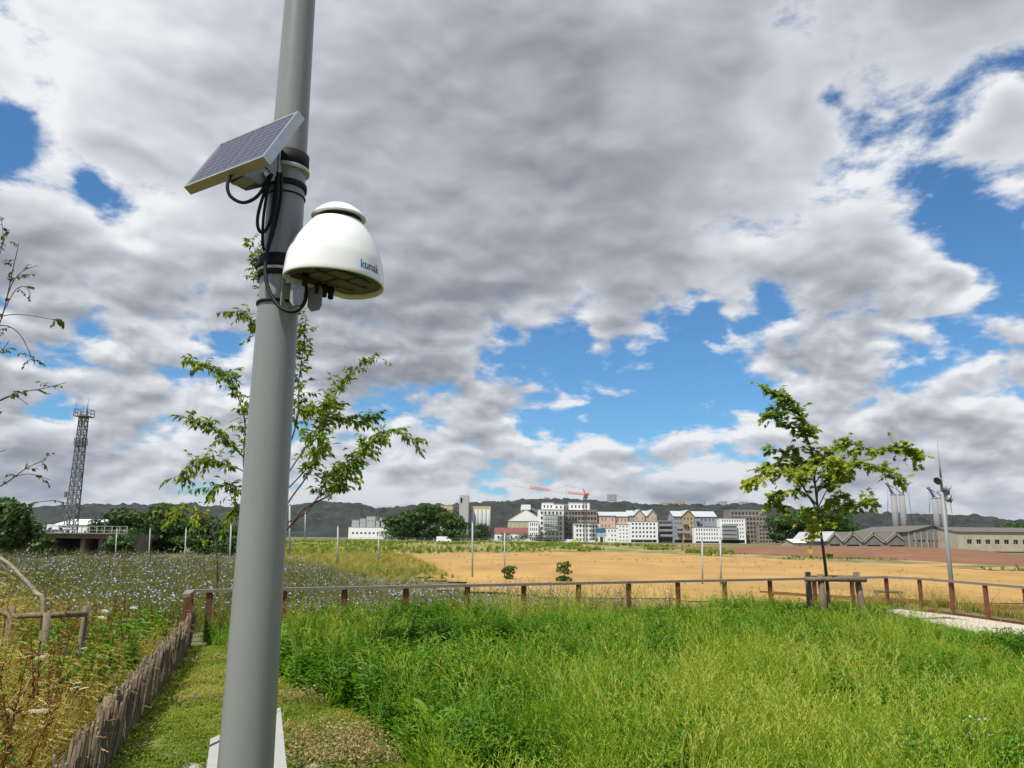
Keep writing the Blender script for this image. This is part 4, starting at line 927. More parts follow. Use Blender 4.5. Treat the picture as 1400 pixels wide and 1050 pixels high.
young_tree('maple_tree', 'small wind-swept maple tree with green and yellow leaves inside the timber guard', mbase, [mbase, at(1131, 800, 15.5), at(1126, 755, 15.5), at(1119, 705, 15.5), at(1113, 650, 15.5), at(1110, 620, 15.5)], .038, [
    ([(1113, 660), (1110, 620), (1103, 597), (1096, 572), (1087, 558), (1069, 544), (1042, 527)], -.2, 1.0, .3, .2), ([(1090, 562), (1080, 556), (1064, 553)], .2, .4, .3, .3), ([(1096, 575), (1082, 566), (1069, 563), (1047, 567)], -.2, .5, .22, .4),
    ([(1103, 600), (1090, 590), (1075, 582), (1066, 578)], .3, .5, .3, .3), ([(1105, 610), (1100, 590), (1108, 585)], .4, .4, .3, .3), ([(1116, 690), (1096, 661), (1096, 629), (1075, 620), (1050, 614)], .6, .9, .4, .25),
    ([(1100, 668), (1090, 655), (1075, 645), (1046, 647), (1019, 664)], -.6, .9, .55, .25), ([(1118, 700), (1105, 679), (1087, 670), (1057, 679), (1069, 693)], .5, .8, .4, .3), ([(1112, 650), (1095, 640), (1070, 634), (1040, 640)], .9, .7, .45, .2),
    ([(1117, 680), (1114, 647), (1128, 624), (1155, 606), (1194, 615), (1229, 611), (1256, 622)], .5, 1.0, .35, .3), ([(1118, 690), (1119, 670), (1142, 647), (1174, 633), (1206, 640), (1230, 657)], -.5, .8, .4, .3),
    ([(1118, 695), (1137, 661), (1160, 654)], .6, .6, .35, .3), ([(1120, 708), (1146, 696), (1169, 690), (1190, 684)], -.4, .7, .3, .4), ([(1122, 725), (1116, 718), (1112, 728), (1116, 736)], -.35, .5, .8, .1), ([(1121, 720), (1132, 712), (1142, 705)], .3, .5, .35, .1),
    ([(1120, 712), (1105, 700), (1100, 704)], -.4, .5, .4, .2), ([(1115, 660), (1130, 640), (1150, 630)], -.7, .6, .55, .2), ([(1113, 650), (1105, 635), (1095, 650)], -.8, .6, .5, .2), ([(1119, 700), (1135, 690), (1150, 675)], .8, .6, .3, .2), ([(1113, 640), (1122, 625), (1135, 632)], .3, .5, .5, .2)],
    15.5, m_maple, m_bark, 'maple', 30, .108, 0, .64, .27, lr=.020)
m_birchl = leafmat('birch_leaves', (.05, .10, .014), (.16, .21, .024), (.55, .38, .03), .42)
bb = at(61, 845, 8.1); bb.z = -.05
young_tree('birch_tree', 'leaning pale-barked young tree with sparse leaves at the left edge of the view', bb, [bb, at(60, 834, 8.1), at(48, 810, 8.1), at(30, 789, 8.1), at(12, 771, 8.1), at(-8, 756, 8.1), at(-38, 720, 8.1), at(-52, 640, 8.1), at(-45, 540, 8.1), at(-30, 440, 8.1)], .027, [
    ([(-45, 540), (-18, 480), (2, 435), (12, 395), (18, 367), (26, 332)], .3, .8, .2, .35), ([(8, 410), (18, 385), (32, 370), (51, 363)], -.3, .4, .2, .4), ([(2, 432), (20, 398), (34, 392), (42, 402)], .3, .4, .2, .6), ([(-32, 445), (0, 433), (30, 430), (78, 438)], -.4, .5, .15, .9),
    ([(-32, 452), (5, 445), (25, 455), (38, 476), (43, 492)], .2, .5, .15, .9), ([(-40, 520), (-10, 490), (6, 475), (12, 466)], .2, .5, .25, .5), ([(-48, 575), (0, 547), (30, 536), (60, 531), (90, 523)], -.4, .6, .25, .45), ([(0, 548), (20, 542), (38, 553)], .3, .4, .25, .4), ([(-48, 600), (-10, 575), (4, 562)], .2, .5, .2, .4),
    ([(-50, 690), (5, 662), (35, 641), (63, 628)], -.3, .7, .25, .4), ([(20, 652), (40, 648), (68, 656)], .3, .4, .3, .3), ([(-45, 740), (0, 716), (20, 697), (50, 687), (76, 684)], .3, .7, .6, .3), ([(-30, 435), (-5, 360), (4, 330), (2, 300)], .2, .6, .2, .5), ([(-48, 640), (-10, 622), (8, 615)], .2, .4, .2, .4)],
    8.1, m_birchl, m_birch, 'cherry', 5.5, .046, .030, .55, .13, lr=.009, limb_bark=m_bark)
# ------------------------------------------------------------------ trees and bushes farther off
m_dleaf = leafmat('dark_tree_leaves', (.020, .052, .009), (.065, .125, .018), (.15, .19, .03), .28)
m_gleaf = leafmat('light_bush_leaves', (.040, .085, .012), (.13, .18, .022), (.25, .22, .05), .3)
def far_tree(name, label, u, v_top, w_px, Y, z0, seed, nfaces=2600, material=None, lumps=16, cat='tree', group=None, low=.12, fs=None):
    random.seed(seed); top = at(u, v_top, Y); H = top.z-z0; W = w_px*Y/FPX; b = Vector((top.x, Y, z0)); fs = fs or max(.16, H*.045)
    root = empty(name, b, label, cat, group); mb = MB(); tr = max(.05, H*.02)
    mb.tube([(0, 0, -.2), (rv(-.1, .1), rv(-.1, .1), H*.35), (rv(-.2, .2), 0, H*.7)], [tr, tr*.8, tr*.3], 7); mb.build('trunk', m_bark, root)
    lb = LB(); LS = []
    for i in range(lumps):
        a = rv(0, 6.28); zc = rv(low, .88); env = math.sin(math.pi*min(1, max(.08, (zc-low*.4)/(1.05-low*.4)))**.8)**.6; r = math.sqrt(rv(0, 1))*.62*env
        LS.append((Vector((math.cos(a)*r*W*.5, math.sin(a)*r*W*.42, zc*H)), rv(.17, .29)*W*(.75+.4*env), rv(.11, .19)*H))
    tot = sum(l[1]**2 for l in LS)
    for c, rx, rz_ in LS:
        tb = rv(.1, .55)
        for _ in range(int(nfaces*rx*rx/tot)):
            d = Vector((random.gauss(0, 1), random.gauss(0, 1), random.gauss(.15, 1))).normalized(); q = rv(.72, 1.06); p = c+Vector((d.x*rx*q, d.y*rx*q, d.z*rz_*q))
            if p.z < .02*H: p.z = rv(.02, .12)*H
            if p.z > H: p.z = H
            nn = (d+Vector((rv(-.9, .9), rv(-.9, .9), rv(-.5, .9)))).normalized(); t = nn.orthogonal().normalized(); t = Matrix.Rotation(rv(0, 6.28), 3, nn) @ t; s2 = nn.cross(t); s = fs*rv(.6, 1.4)
            lb.add([p-t*s, p-s2*s*.55, p+t*s, p+s2*s*.55], [(0, 1, 2, 3)], False, min(max(tb+random.gauss(0, .15), 0), 1))
    tag(lb.build('crown', material or m_dleaf, root), kind='stuff'); return root
ZL = -1.5
far_tree('broadleaf_tree', 'dark bushy tree at the left edge beside the railway bridge', 18, 681, 92, 85, ZL, 1, 5200, lumps=22)
far_tree('broadleaf_tree', 'small dark tree peeping over the bridge parapet before the white roof', 135, 708, 30, 170, ZL, 2, 900)
far_tree('broadleaf_tree', 'rounded green tree just right of the railway bridge', 186, 694, 84, 132, ZL, 3, 4200, lumps=20)
far_tree('broadleaf_tree', 'tallest dark green tree of the group right of the railway bridge', 228, 689, 92, 138, ZL, 4, 4600, lumps=20)
far_tree('broadleaf_tree', 'lower dark tree between the tall round one and the lamp pole', 276, 705, 80, 130, ZL, 5, 3800, lumps=18)
far_tree('broadleaf_tree', 'low shrubby tree partly hidden by the lamp pole', 318, 716, 62, 125, ZL, 6, 2600)
far_tree('shrub', 'dark shrub growing in front of the left end of the railway bridge', 64, 733, 40, 105, ZL, 40, 1200, cat='shrub', fs=.3)
far_tree('shrub', 'dark shrub hiding the right end of the railway bridge', 166, 728, 46, 108, ZL, 41, 1500, cat='shrub', fs=.3)
ZE = .1
far_tree('broadleaf_tree', 'left tree of the dense dark clump in front of the grain silos', 551, 693, 56, 300, ZE, 7, 4200, lumps=22)
far_tree('broadleaf_tree', 'broad middle tree of the dense dark clump in front of the grain silos', 584, 690, 70, 305, ZE, 8, 5200, lumps=24)
far_tree('broadleaf_tree', 'right tree of the dense dark clump in front of the grain silos', 618, 698, 52, 298, ZE, 9, 4000, lumps=20)
far_tree('broadleaf_tree', 'low dark tree in front of the silo cylinders', 658, 715, 30, 300, ZE, 10, 1800)
far_tree('shrub', 'dark shrub at the foot of the tree clump left of the van', 532, 724, 36, 285, ZE, 11, 1500, cat='shrub')
far_tree('shrub', 'dark shrub right of the white van under the silos', 634, 727, 34, 285, ZE, 12, 1500, cat='shrub')
for i, (u, w, v, lab) in enumerate(((692, 26, 729, 'leftmost dark hedge shrub below the red roofed sheds'), (713, 28, 728, 'second hedge shrub below the red roofed sheds'), (734, 26, 731, 'third hedge shrub, in front of the white stair block'), (752, 20, 735, 'last hedge shrub, at the foot of the scaffolded block'))):
    far_tree('shrub', lab, u, v, w, 300, ZE, 20+i, 1300, cat='shrub', group='hedge shrubs in front of the buildings')
far_tree('broadleaf_tree', 'large dark tree behind the left half of the maple crown', 1082, 697, 72, 330, ZE, 30, 5200, lumps=24)
far_tree('broadleaf_tree', 'large dark tree behind the right half of the maple crown', 1136, 692, 78, 335, ZE, 31, 5200, lumps=24)
far_tree('broadleaf_tree', 'dark tree rising behind the beige shed at the right edge', 1390, 712, 70, 520, 0, 32, 2600, lumps=18)
far_tree('shrub', 'small bright sapling standing in the ochre field', 771, 768, 27, 58, -1.5, 33, 700, m_gleaf, 9, 'shrub', fs=.09)
far_tree('shrub', 'low green shrub in the ochre field left of the bright sapling', 697, 772, 24, 60, -1.5, 34, 600, m_gleaf, 9, 'shrub', fs=.09)
far_tree('shrub', 'yellow flowering bush on the verge right of the maple', 1199, 763.5, 12, 125, -1.3, 35, 300, leafmat('yellow_bush', (.12, .16, .02), (.42, .36, .03), None, .3), 6, 'shrub', fs=.12)
far_tree('shrub', 'small green bush on the verge beside the maple trunk', 1134, 756, 12, 130, -1.3, 36, 300, m_gleaf, 6, 'shrub', fs=.14)
far_tree('shrub', 'low bush on the grassy embankment near the lamp pole', 420, 743, 44, 190, -1.4, 37, 900, m_dleaf, 9, 'shrub', fs=.25)
far_tree('shrub', 'low bush on the embankment below the grey factory', 500, 744, 30, 200, -1.2, 38, 600, m_gleaf, 9, 'shrub', fs=.25)
random.seed(99)

# ------------------------------------------------------------------ slim posts, masts, track
m_gpost = mat('pale_grey_post', (.38, .39, .40), .6, col2=(.30, .31, .32), nscale=3)
m_blpost = mat('blue_grey_mast', (.30, .38, .46), .6)
for (u, v0, v1, Y, r, lab) in ((646, 714, 784, 62, .085, 'slim pale post in the field below the grain silos'), (690, 728, 780, 66, .075, 'slim pale post in the field left of the storage hall'), (960, 738, 790, 56, .07, 'left one of two pale posts in the field near the barrier'), (985, 736, 790, 56, .08, 'right one of two pale posts in the field near the barrier'), (462, 720, 764, 80, .10, 'pale post by the embankment right of the lamp pole'), (518, 728, 760, 90, .10, 'short pale post on the embankment below the grey factory'), (396, 690, 765, 120, .18, 'white mast just right of the lamp pole'), (417.5, 698, 730, 290, .26, 'blue grey mast behind the embankment right of the lamp pole'), (160, 722, 752, 60, .05, 'thin pale post in the flowers below the railway bridge'), (205.5, 722, 755, 60, .05, 'thin post in the flowers before the dark trees'), (254.5, 722, 755, 60, .06, 'thin post in the flowers before the low tree'), (316, 716, 756, 60, .07, 'pale post with a small box beside the lamp pole')):
    a, b = at(u, v1, Y), at(u, v0, Y); bz = hz1(a.x, Y); e = empty('marker_post', (a.x, Y, bz), lab, 'post')
    mb = MB(); r *= .85; mb.tube([(0, 0, -.2), (b.x-a.x, 0, b.z-bz)], [r, r*.85], 8); mb.build('shaft', m_blpost if r > .2 else m_gpost, e)
    mb = MB(); mb.tube([(b.x-a.x, 0, b.z-bz), (b.x-a.x, 0, b.z-bz+r)], [r*1.2, r*.5], 8); mb.build('cap', m_gpost, e)
track = empty('railway_track', (16, 36, hz1(16, 36)), 'old rusty railway track running through the soil beyond the barrier', 'track')
for off in (0, 1.45):
    pts = [gnd(u, v, -1.35)+Vector((0, off, 0)) for u, v in [(1050+34*i, 811.5+2*i) for i in range(15)]]
    mb = MB()
    for a, b in zip(pts[:-1], pts[1:]):
        a2, b2 = [Vector((p.x, p.y, hz1(p.x, p.y)+.14))-track.location for p in (a, b)]; mb.bar(a2, b2, .07, .13)
    mb.build('rail', m_rust, track)
msl = MB(); msl.box((0, 0, 0), (.24, 2.5, .13)); mes = msl.mesh('sleeper', m_log2)
pa, pb = gnd(1050, 811.5, -1.35), gnd(1500, 837, -1.35); n = int((pb-pa).length/.7); an = math.atan2(pb.y-pa.y, pb.x-pa.x)
for i in range(n):
    p = pa.lerp(pb, i/n)+Vector((0, .72, 0)); link('sleeper', mes, track, Vector((p.x, p.y, hz1(p.x, p.y)+.02))-track.location, (0, 0, an))

# light mast beyond the barrier on the right
MY = 30.0; b0 = at(1301.5, 805, MY); mz = hz1(b0.x, MY); mast = empty('light_mast', (b0.x, MY, mz), 'tall slim grey light mast with floodlights and whip antenna beyond the barrier', 'mast')
tz = at(1289, 655, MY).z-mz; tz2 = at(1283, 600, MY).z-mz
m_mast = mat('mast_grey', (.23, .24, .235), .55)
mb = MB(); mb.tube([(0, 0, -.3), (0, 0, tz)], [.10, .05], 14); mb.build('shaft', m_mast, mast)
mb = MB(); mb.tube([(0, 0, tz), (0, 0, tz+.35*(tz2-tz)), (0, 0, tz2)], [.045, .028, .01], 8); mb.build('whip', m_mast, mast)
m_lampd = mat('lamp_dark', (.05, .05, .055), .4)
def flood(du, v, ang, name='floodlight'):
    p = Vector((du*MY/FPX, -.1, at(1290, v, MY).z-mz)); mb = MB(); d = Vector((math.cos(ang), -.5, -.55)).normalized(); M = Matrix.Translation(p) @ d.to_track_quat('Z', 'Y').to_matrix().to_4x4()
    mb.lathe([(0, -.13), (.06, -.12), (.13, -.05), (.16, .04), (.165, .07), (.15, .07), (.13, .04)], 18, M); h = mb.build(name, m_mast, mast)
    mb = MB(); mb.lathe([(0, .045), (.145, .055)], 18, M); mb.build('lens', m_lampd, h)
    mb = MB(); mb.bar((0, 0, p.z), p, .05, .05); mb.build('arm', m_mast, mast)
flood(-5.5, 657, math.pi); flood(6.5, 668, 0); flood(9, 682, .2); flood(5, 681, -.4)
mb = MB(); mb.box((.10, -.12, at(1290, 675, MY).z-mz), (.16, .14, .3)); mb.build('camera_box', m_lampd, mast)

# lattice tower on the left
m_lat = mat('lattice_steel', (.14, .15, .16), .6, .2)
TY = 125.0; tb = at(93, 748, TY); tt_ = at(115, 568, TY); z0 = -1.5; Ht = tt_.z-z0
tower = empty('lattice_tower', (at(95, 735, TY).x, TY, z0), 'tall grey steel lattice mast with platforms and antennas on the left', 'tower')
def wat(t): return .76-.28*t
mb = MB(); nb = 16
for sx in (-1, 1):
    for sy in (-1, 1):
        lg = MB(); lg.bar((sx*wat(0), sy*wat(0), 0), (sx*wat(1), sy*wat(1), Ht), .15, .15); lg.build('leg', m_lat, tower)
for i in range(nb):
    z1, z2 = Ht*i/nb, Ht*(i+1)/nb; w1, w2 = wat(i/nb), wat((i+1)/nb)
    for a, b in (((-1, -1), (1, -1)), ((1, -1), (1, 1)), ((1, 1), (-1, 1)), ((-1, 1), (-1, -1))):
        br_ = MB(); br_.bar((a[0]*w1, a[1]*w1, z1), (b[0]*w2, b[1]*w2, z2), .08, .08); br_.bar((b[0]*w1, b[1]*w1, z1), (a[0]*w2, a[1]*w2, z2), .08, .08); br_.bar((a[0]*w2, a[1]*w2, z2), (b[0]*w2, b[1]*w2, z2), .07, .07); br_.build('brace', m_lat, tower)
for zp, w in ((Ht-.2, 1.1), (Ht*.78, .7)):
    mb = MB(); mb.box((0, 0, zp), (2*w, 2*w, .14)); pf = mb.build('platform', m_lat, tower)
    mb = MB()
    for sx in (-1, 1):
        for q in (.55, 1.1): mb.bar((sx*w, -w, zp+q), (sx*w, w, zp+q), .07); mb.bar((-w, sx*w, zp+q), (w, sx*w, zp+q), .07)
        for k in (-1, 0, 1): mb.bar((sx*w, k*w, zp), (sx*w, k*w, zp+1.1), .07); mb.bar((k*w, sx*w, zp), (k*w, sx*w, zp+1.1), .07)
    mb.build('railing', m_lat, pf)
for x, h in ((-.95, 2.6), (-.6, 1.6), (.95, 2.8), (.3, 1.7), (.8, 1.9)):
    mb = MB(); mb.tube([(x, -.9, Ht), (x, -.9, Ht+h)], [.05, .03], 6); mb.build('antenna', m_lat, tower)
for z, x in ((Ht*.55, 1.0), (Ht*.42, -1.0), (Ht*.3, 1.2)):
    mb = MB(); mb.box((x, -.8, z), (.35, .3, .9)); mb.build('equipment_box', m_lat, tower)
mb = MB()
for z in np.arange(0, Ht, .45): mb.bar((-.25, -wat(z/Ht)*.92, z), (.25, -wat(z/Ht)*.92, z), .04)
for s in (-.25, .25): mb.bar((s, -wat(0)*.92, 0), (s, -wat(1)*.92, Ht), .05)
mb.build('ladder', m_lat, tower)

# railway bridge on the left
m_conc = mat('stained_concrete', (.20, .165, .12), .9, col2=(.12, .10, .075), nscale=.8, bump=.3, bscale=6)
m_dkconc = mat('dark_concrete', (.10, .09, .08), .9, col2=(.07, .06, .05), nscale=1)
BY = 118.0; bl_, br2 = at(52, 735, BY), at(176, 735, BY); bw = br2.x-bl_.x; bridge = empty('railway_bridge', ((bl_.x+br2.x)/2, BY, -1.5), 'low stained concrete railway bridge with parapet railing behind the flowers', 'bridge')
zd = at(115, 736, BY).z+1.5; zt = at(115, 730, BY).z+1.5
mb = MB(); mb.box((0, 4, (zd+zt)/2), (bw, 9, zt-zd)); dk = mb.build('deck', m_conc, bridge)
mb = MB(); mb.box((0, -.7, zt+.1), (bw+.4, .6, .22)); mb.build('kerb', m_conc, dk)
for i in range(13):
    x = -bw/2+bw*i/12; mb = MB(); mb.bar((x, -.7, zt+.2), (x, -.7, zt+1.15), .1); mb.build('railing_post', m_gpost, bridge)
for z in (.55, 1.15):
    mb = MB(); mb.bar((-bw/2, -.7, zt+z), (bw/2, -.7, zt+z), .06); mb.build('handrail', m_gpost, bridge)
for x in (-.44, -.02, .18, .45):
    mb = MB(); mb.box((x*bw, 3.5, zd/2-.2), (.7 if abs(x) < .3 else 1.6, 6, zd+.4)); mb.build('pier', m_conc, bridge)
mb = MB(); mb.box((0, 7.5, zd/2-.2), (bw, .4, zd+.4)); mb.build('back_wall', m_dkconc, bridge)

# ------------------------------------------------------------------ buildings
m_glass = mat('dark_window_glass', (.010, .012, .015), .2, spec=.3)
m_wwall = mat('white_render', (.80, .80, .77), .85, col2=(.74, .74, .71), nscale=.5)
m_gwall = mat('slate_grey_cladding', (.28, .30, .33), .7, col2=(.24, .26, .29), nscale=.5)
m_swall = mat('salmon_brick', (.52, .38, .29), .85, col2=(.46, .33, .245), nscale=.6)
m_twall = mat('tan_brick', (.42, .285, .16), .85, col2=(.36, .24, .13), nscale=.6)
m_bwall = mat('brown_grey_concrete', (.26, .22, .19), .85, col2=(.21, .175, .15), nscale=.5)
m_froof = mat('flat_roof', (.34, .34, .34), .9)
m_zinc = mat('pale_zinc_roof', (.43, .45, .47), .6, .1, col2=(.38, .40, .42), nscale=.6)
m_bge = mat('beige_wall', (.50, .45, .33), .85, col2=(.44, .39, .28), nscale=.4)
m_redroof = mat('red_brown_roof', (.20, .055, .045), .85, col2=(.15, .045, .035), nscale=.5)
m_dslab = mat('raw_concrete', (.30, .285, .26), .9, col2=(.24, .225, .2), nscale=.6)
m_yel = mat('ochre_panel', (.46, .37, .17), .8)
def wall_holes(mb, w, h, holes, rec):
    """front wall in the xz plane at y=0 with recessed openings"""
    xs = sorted({round(q, 3) for q in [-w/2, w/2]+[a for o in holes for a in o[:2]]}); zs = sorted({round(q, 3) for q in [0, h]+[a for o in holes for a in o[2:]]})
    for i in range(len(xs)-1):
        for j in range(len(zs)-1):
            cx, cz = (xs[i]+xs[i+1])/2, (zs[j]+zs[j+1])/2
            if any(o[0] < cx < o[1] and o[2] < cz < o[3] for o in holes): continue
            mb.add([(xs[i], 0, zs[j]), (xs[i+1], 0, zs[j]), (xs[i+1], 0, zs[j+1]), (xs[i], 0, zs[j+1])], [(0, 1, 2, 3)])
    for a, b, c, d in holes:
        mb.add([(a, 0, c), (b, 0, c), (b, 0, d), (a, 0, d), (a, rec, c), (b, rec, c), (b, rec, d), (a, rec, d)], [(0, 4, 5, 1), (1, 5, 6, 2), (2, 6, 7, 3), (3, 7, 4, 0)])
def shell_rest(mb, w, h, dep):
    mb.add([(-w/2, 0, 0), (w/2, 0, 0), (w/2, 0, h), (-w/2, 0, h), (-w/2, dep, 0), (w/2, dep, 0), (w/2, dep, h), (-w/2, dep, h)], [(1, 5, 6, 2), (5, 4, 7, 6), (4, 0, 3, 7), (3, 2, 6, 7)])
def block(name, label, u0, u1, vt, vb, Y, wallm, rows, cols, dep=12, yaw=0, roof='flat', win=(.45, .55), skip=(), balc=(), ground=None, group=None, parent=None, z0=None, margin=.06, roofm=None, eave=None, parts=None):
    """one block: front wall with recessed windows, sides, roof; sized from where it stands"""
    c = at((u0+u1)/2, vb, Y); w = (at(u1, vb, Y)-at(u0, vb, Y)).x; zb = c.z if z0 is None else z0; h = at((u0+u1)/2, vt, Y).z-zb; heave = h if eave is None else at((u0+u1)/2, eave, Y).z-zb
    if parent is None: root = empty(name, (c.x, Y, zb), label, 'building', group, R(yaw)); off = Vector((0, 0, 0))
    else: root = parent; off = Vector((c.x, Y, zb))-parent.location
    def put(mb, nm, m_, par=None):
        o = mb.build(nm, m_, par or root); o.location = off if par is None else (0, 0, 0); return o
    holes = []; hw = heave-(.0 if ground is None else ground); zg = 0 if ground is None else ground
    cwid = w*(1-2*margin)/cols; rh = hw/(rows+.25)
    for r in range(rows):
        for cc in range(cols):
            if (r, cc) in skip: continue
            x = -w/2+w*margin+cwid*(cc+.5); z = zg+rh*(r+.62); holes.append((x-cwid*win[0]/2, x+cwid*win[0]/2, z-rh*win[1]/2, z+rh*win[1]/2))
    gh = []
    if ground: gh = [(-w/2+w*.05, w/2-w*.05, .15, ground*.82)]
    mb = MB(); wall_holes(mb, w, heave, holes+gh, .35); shell_rest(mb, w, heave, dep); wl = put(mb, 'wall', wallm)
    if holes:
        a, b, c2, d = holes[0]; mb = MB(); mb.box((0, 0, 0), (b-a, .08, d-c2)); mw = mb.mesh('window', m_glass)
        mb = MB(); mb.box((0, 0, (d-c2)/2-.06), (b-a, .1, .1)); mb.box((0, 0, 0), (.08, .1, d-c2-.02)); mf = mb.mesh('window_frame', wallm if wallm is not m_wwall else m_gwall)
        for (a, b, c2, d) in holes:
            o = link('window', mw, root, off+Vector(((a+b)/2, .30, (c2+d)/2)))
            link('frame', mf, o, Vector((0, -.05, 0)))
    for (a, b, c2, d) in gh: mb = MB(); mb.box(((a+b)/2, .28, (c2+d)/2), (b-a, .1, d-c2)); put(mb, 'shopfront', m_glass)
    for (r, c0, c1) in balc:
        x0 = -w/2+w*margin+cwid*c0; x1 = -w/2+w*margin+cwid*c1; z = zg+rh*(r+.62-win[1]/2)
        mb = MB(); mb.box(((x0+x1)/2, -.65, z-.1), (x1-x0, 1.3, .2)); bo_ = put(mb, 'balcony', m_dslab)
        mb = MB(); mb.box(((x0+x1)/2, -1.28, z+.5), (x1-x0, .05, .95)); o = mb.build('balcony_rail', m_gwall, bo_)
    if roof == 'flat':
        mb = MB(); mb.box((0, dep/2, h+.12), (w+.3, dep+.3, .24)); put(mb, 'roof', roofm or m_froof)
    elif roof == 'gable':      # ridge runs away from the viewer: gable end in front
        mb = MB(); mb.add([(-w/2, 0, heave), (w/2, 0, heave), (0, 0, h), (-w/2, dep, heave), (w/2, dep, heave), (0, dep, h)], [(0, 1, 2), (5, 4, 3)]); put(mb, 'gable', wallm)
        mb = MB(); t = .25
        for s in (-1, 1): mb.add([(s*(w/2+.4), -.4, heave-.15), (0, -.4, h+.1), (0, dep+.4, h+.1), (s*(w/2+.4), dep+.4, heave-.15), (s*(w/2+.4), -.4, heave-.15+t), (0, -.4, h+.1+t), (0, dep+.4, h+.1+t), (s*(w/2+.4), dep+.4, heave-.15+t)], [(0, 1, 2, 3), (7, 6, 5, 4), (0, 4, 5, 1), (3, 2, 6, 7), (0, 3, 7, 4)])
        put(mb, 'roof', roofm or m_zinc)
    elif roof == 'side':       # ridge runs left to right: sloping roof faces the viewer
        mb = MB(); mb.add([(-w/2, 0, heave), (w/2, 0, heave), (-w/2, dep, heave), (w/2, dep, heave), (-w/2, dep/2, h), (w/2, dep/2, h)], [(0, 4, 2), (1, 3, 5)]); put(mb, 'gable', wallm)
        mb = MB(); mb.add([(-w/2-.3, -.4, heave), (w/2+.3, -.4, heave), (w/2+.3, dep/2, h+.1), (-w/2-.3, dep/2, h+.1), (-w/2-.3, dep+.4, heave), (w/2+.3, dep+.4, heave)], [(0, 1, 2, 3), (3, 2, 5, 4)]); put(mb, 'roof', roofm or m_zinc)
    return root
BYY = 385.0
# block under construction with scaffolding
sc_ = block('apartment_block', 'large block under construction wrapped in scaffolding beneath the red crane', 741, 808, 690, 745, BYY+12, m_dslab, 7, 14, 14, win=(.62, .62), z0=-.3, margin=.02)
block(None, None, 736, 771.5, 697, 745, BYY, m_wwall, 6, 6, 11, parent=sc_, z0=-.3, win=(.5, .6)); block(None, None, 772, 817, 697.5, 745, BYY+6, m_bwall, 6, 10, 5.5, parent=sc_, z0=-.3, win=(.66, .62), margin=.02)
block(None, None, 723, 736, 713, 745, BYY-4, m_wwall, 4, 4, 11, parent=sc_, z0=-.3, win=(.45, .6)); block(None, None, 785, 820.5, 715.5, 745, BYY-4, m_wwall, 4, 7, 9.8, parent=sc_, z0=-.3, win=(.5, .6))
for (a, b, v) in ((741, 757, 689), (757, 771, 691), (778, 806, 689)): block(None, None, a, b, v-1.5, 697, BYY+8, m_wwall, 1, max(2, int((b-a)/5)), 6, parent=sc_, z0=at(750, 697, BYY+8).z-.1, win=(.4, .5))
mb = MB(); mb.box((0, 0, 0), (6.6, .12, 7.8)); o = mb.build('scaffold_sheet', mat('pale_netting', (.52, .58, .58), .8, col2=(.40, .47, .46), nscale=.3), sc_); o.location = at(753, 715, BYY-2)-sc_.location
def scaffold(u0, u1, vt, vb, Y, nz, nx):
    a, b = at(u0, vb, Y), at(u1, vt, Y); mb = MB(); o = sc_.location; fr_ = []
    for i in range(nx+1):
        x = a.x+(b.x-a.x)*i/nx
        for dy in (0, 1.1): mb.bar((x-o.x, Y+dy-o.y, -.3-o.z), (x-o.x, Y+dy-o.y, b.z-o.z), .1)
    s = mb.build('scaffold_poles', m_lat, sc_)
    for j in range(1, nz+1):
        z = -.3+(b.z+.3)*j/nz; mb = MB(); mb.box(((a.x+b.x)/2-o.x, Y+.55-o.y, z-o.z), (b.x-a.x, 1.1, .12)); mb.bar((a.x-o.x, Y-o.y, z+1-o.z), (b.x-o.x, Y-o.y, z+1-o.z), .07); mb.build('scaffold_deck', m_dslab, sc_)
scaffold(743, 771, 698, 745, BYY-2.2, 7, 8); scaffold(772, 785, 697, 745, BYY+3, 7, 4)
# tower crane
m_cr = mat('crane_red', (.62, .10, .05), .6); m_cw = mat('crane_white', (.62, .58, .55), .6); m_cdk = mat('crane_mast_dark', (.10, .07, .065), .6)
CY = BYY-10; cb0 = at(800.5, 745, CY); crane = empty('tower_crane', (cb0.x, CY, -.3), 'red and white tower crane with its jib raised over the scaffolded block', 'crane')
zc = at(800.5, 679, CY).z+.3
mb = MB()
for sx in (-.7, .7):
    for sy in (-.7, .7): mb.bar((sx, sy, 0), (sx, sy, zc), .22)
for i in range(16):
    z1, z2 = zc*i/16, zc*(i+1)/16
    for a, b in (((-.7, -.7), (.7, -.7)), ((.7, -.7), (.7, .7)), ((.7, .7), (-.7, .7)), ((-.7, .7), (-.7, -.7))): mb.bar((*a, z1), (*b, z2), .13); mb.bar((*a, z2), (*b, z2), .13)
mb.build('mast', m_cdk, crane)
def truss(p, q, hgt, n, w, nm, material):
    mb = MB(); p, q = Vector(p), Vector(q); up = Vector((0, 0, hgt))
    for s in (-.5, .5): o_ = Vector((0, s, 0)); mb.bar(p+o_, q+o_, w)
    mb.bar(p+up, q+up, w)
    for i in range(n):
        a, b = p.lerp(q, i/n), p.lerp(q, (i+1)/n); m_ = a.lerp(b, .5)+up
        for s in (-.5, .5): o_ = Vector((0, s, 0)); mb.bar(a+o_, m_, w*.6); mb.bar(m_, b+o_, w*.6)
    return mb.build(nm, material, crane)
o = crane.location
def cq(u, v): return at(u, v, CY)-o
J = [cq(800, 677), cq(776, 674.5), cq(752, 671.5), cq(724, 667.5), cq(703, 664.5)]
for i, (m_, nm) in enumerate(((m_cr, 'jib_section'), (m_cw, 'jib_section'), (m_cr, 'jib_section'), (m_cw, 'jib_section'))): truss(J[i], J[i+1], .85, 5, .24, nm, m_)
truss(cq(801, 677), cq(806, 677), 1.0, 2, .3, 'counter_jib', m_cr)
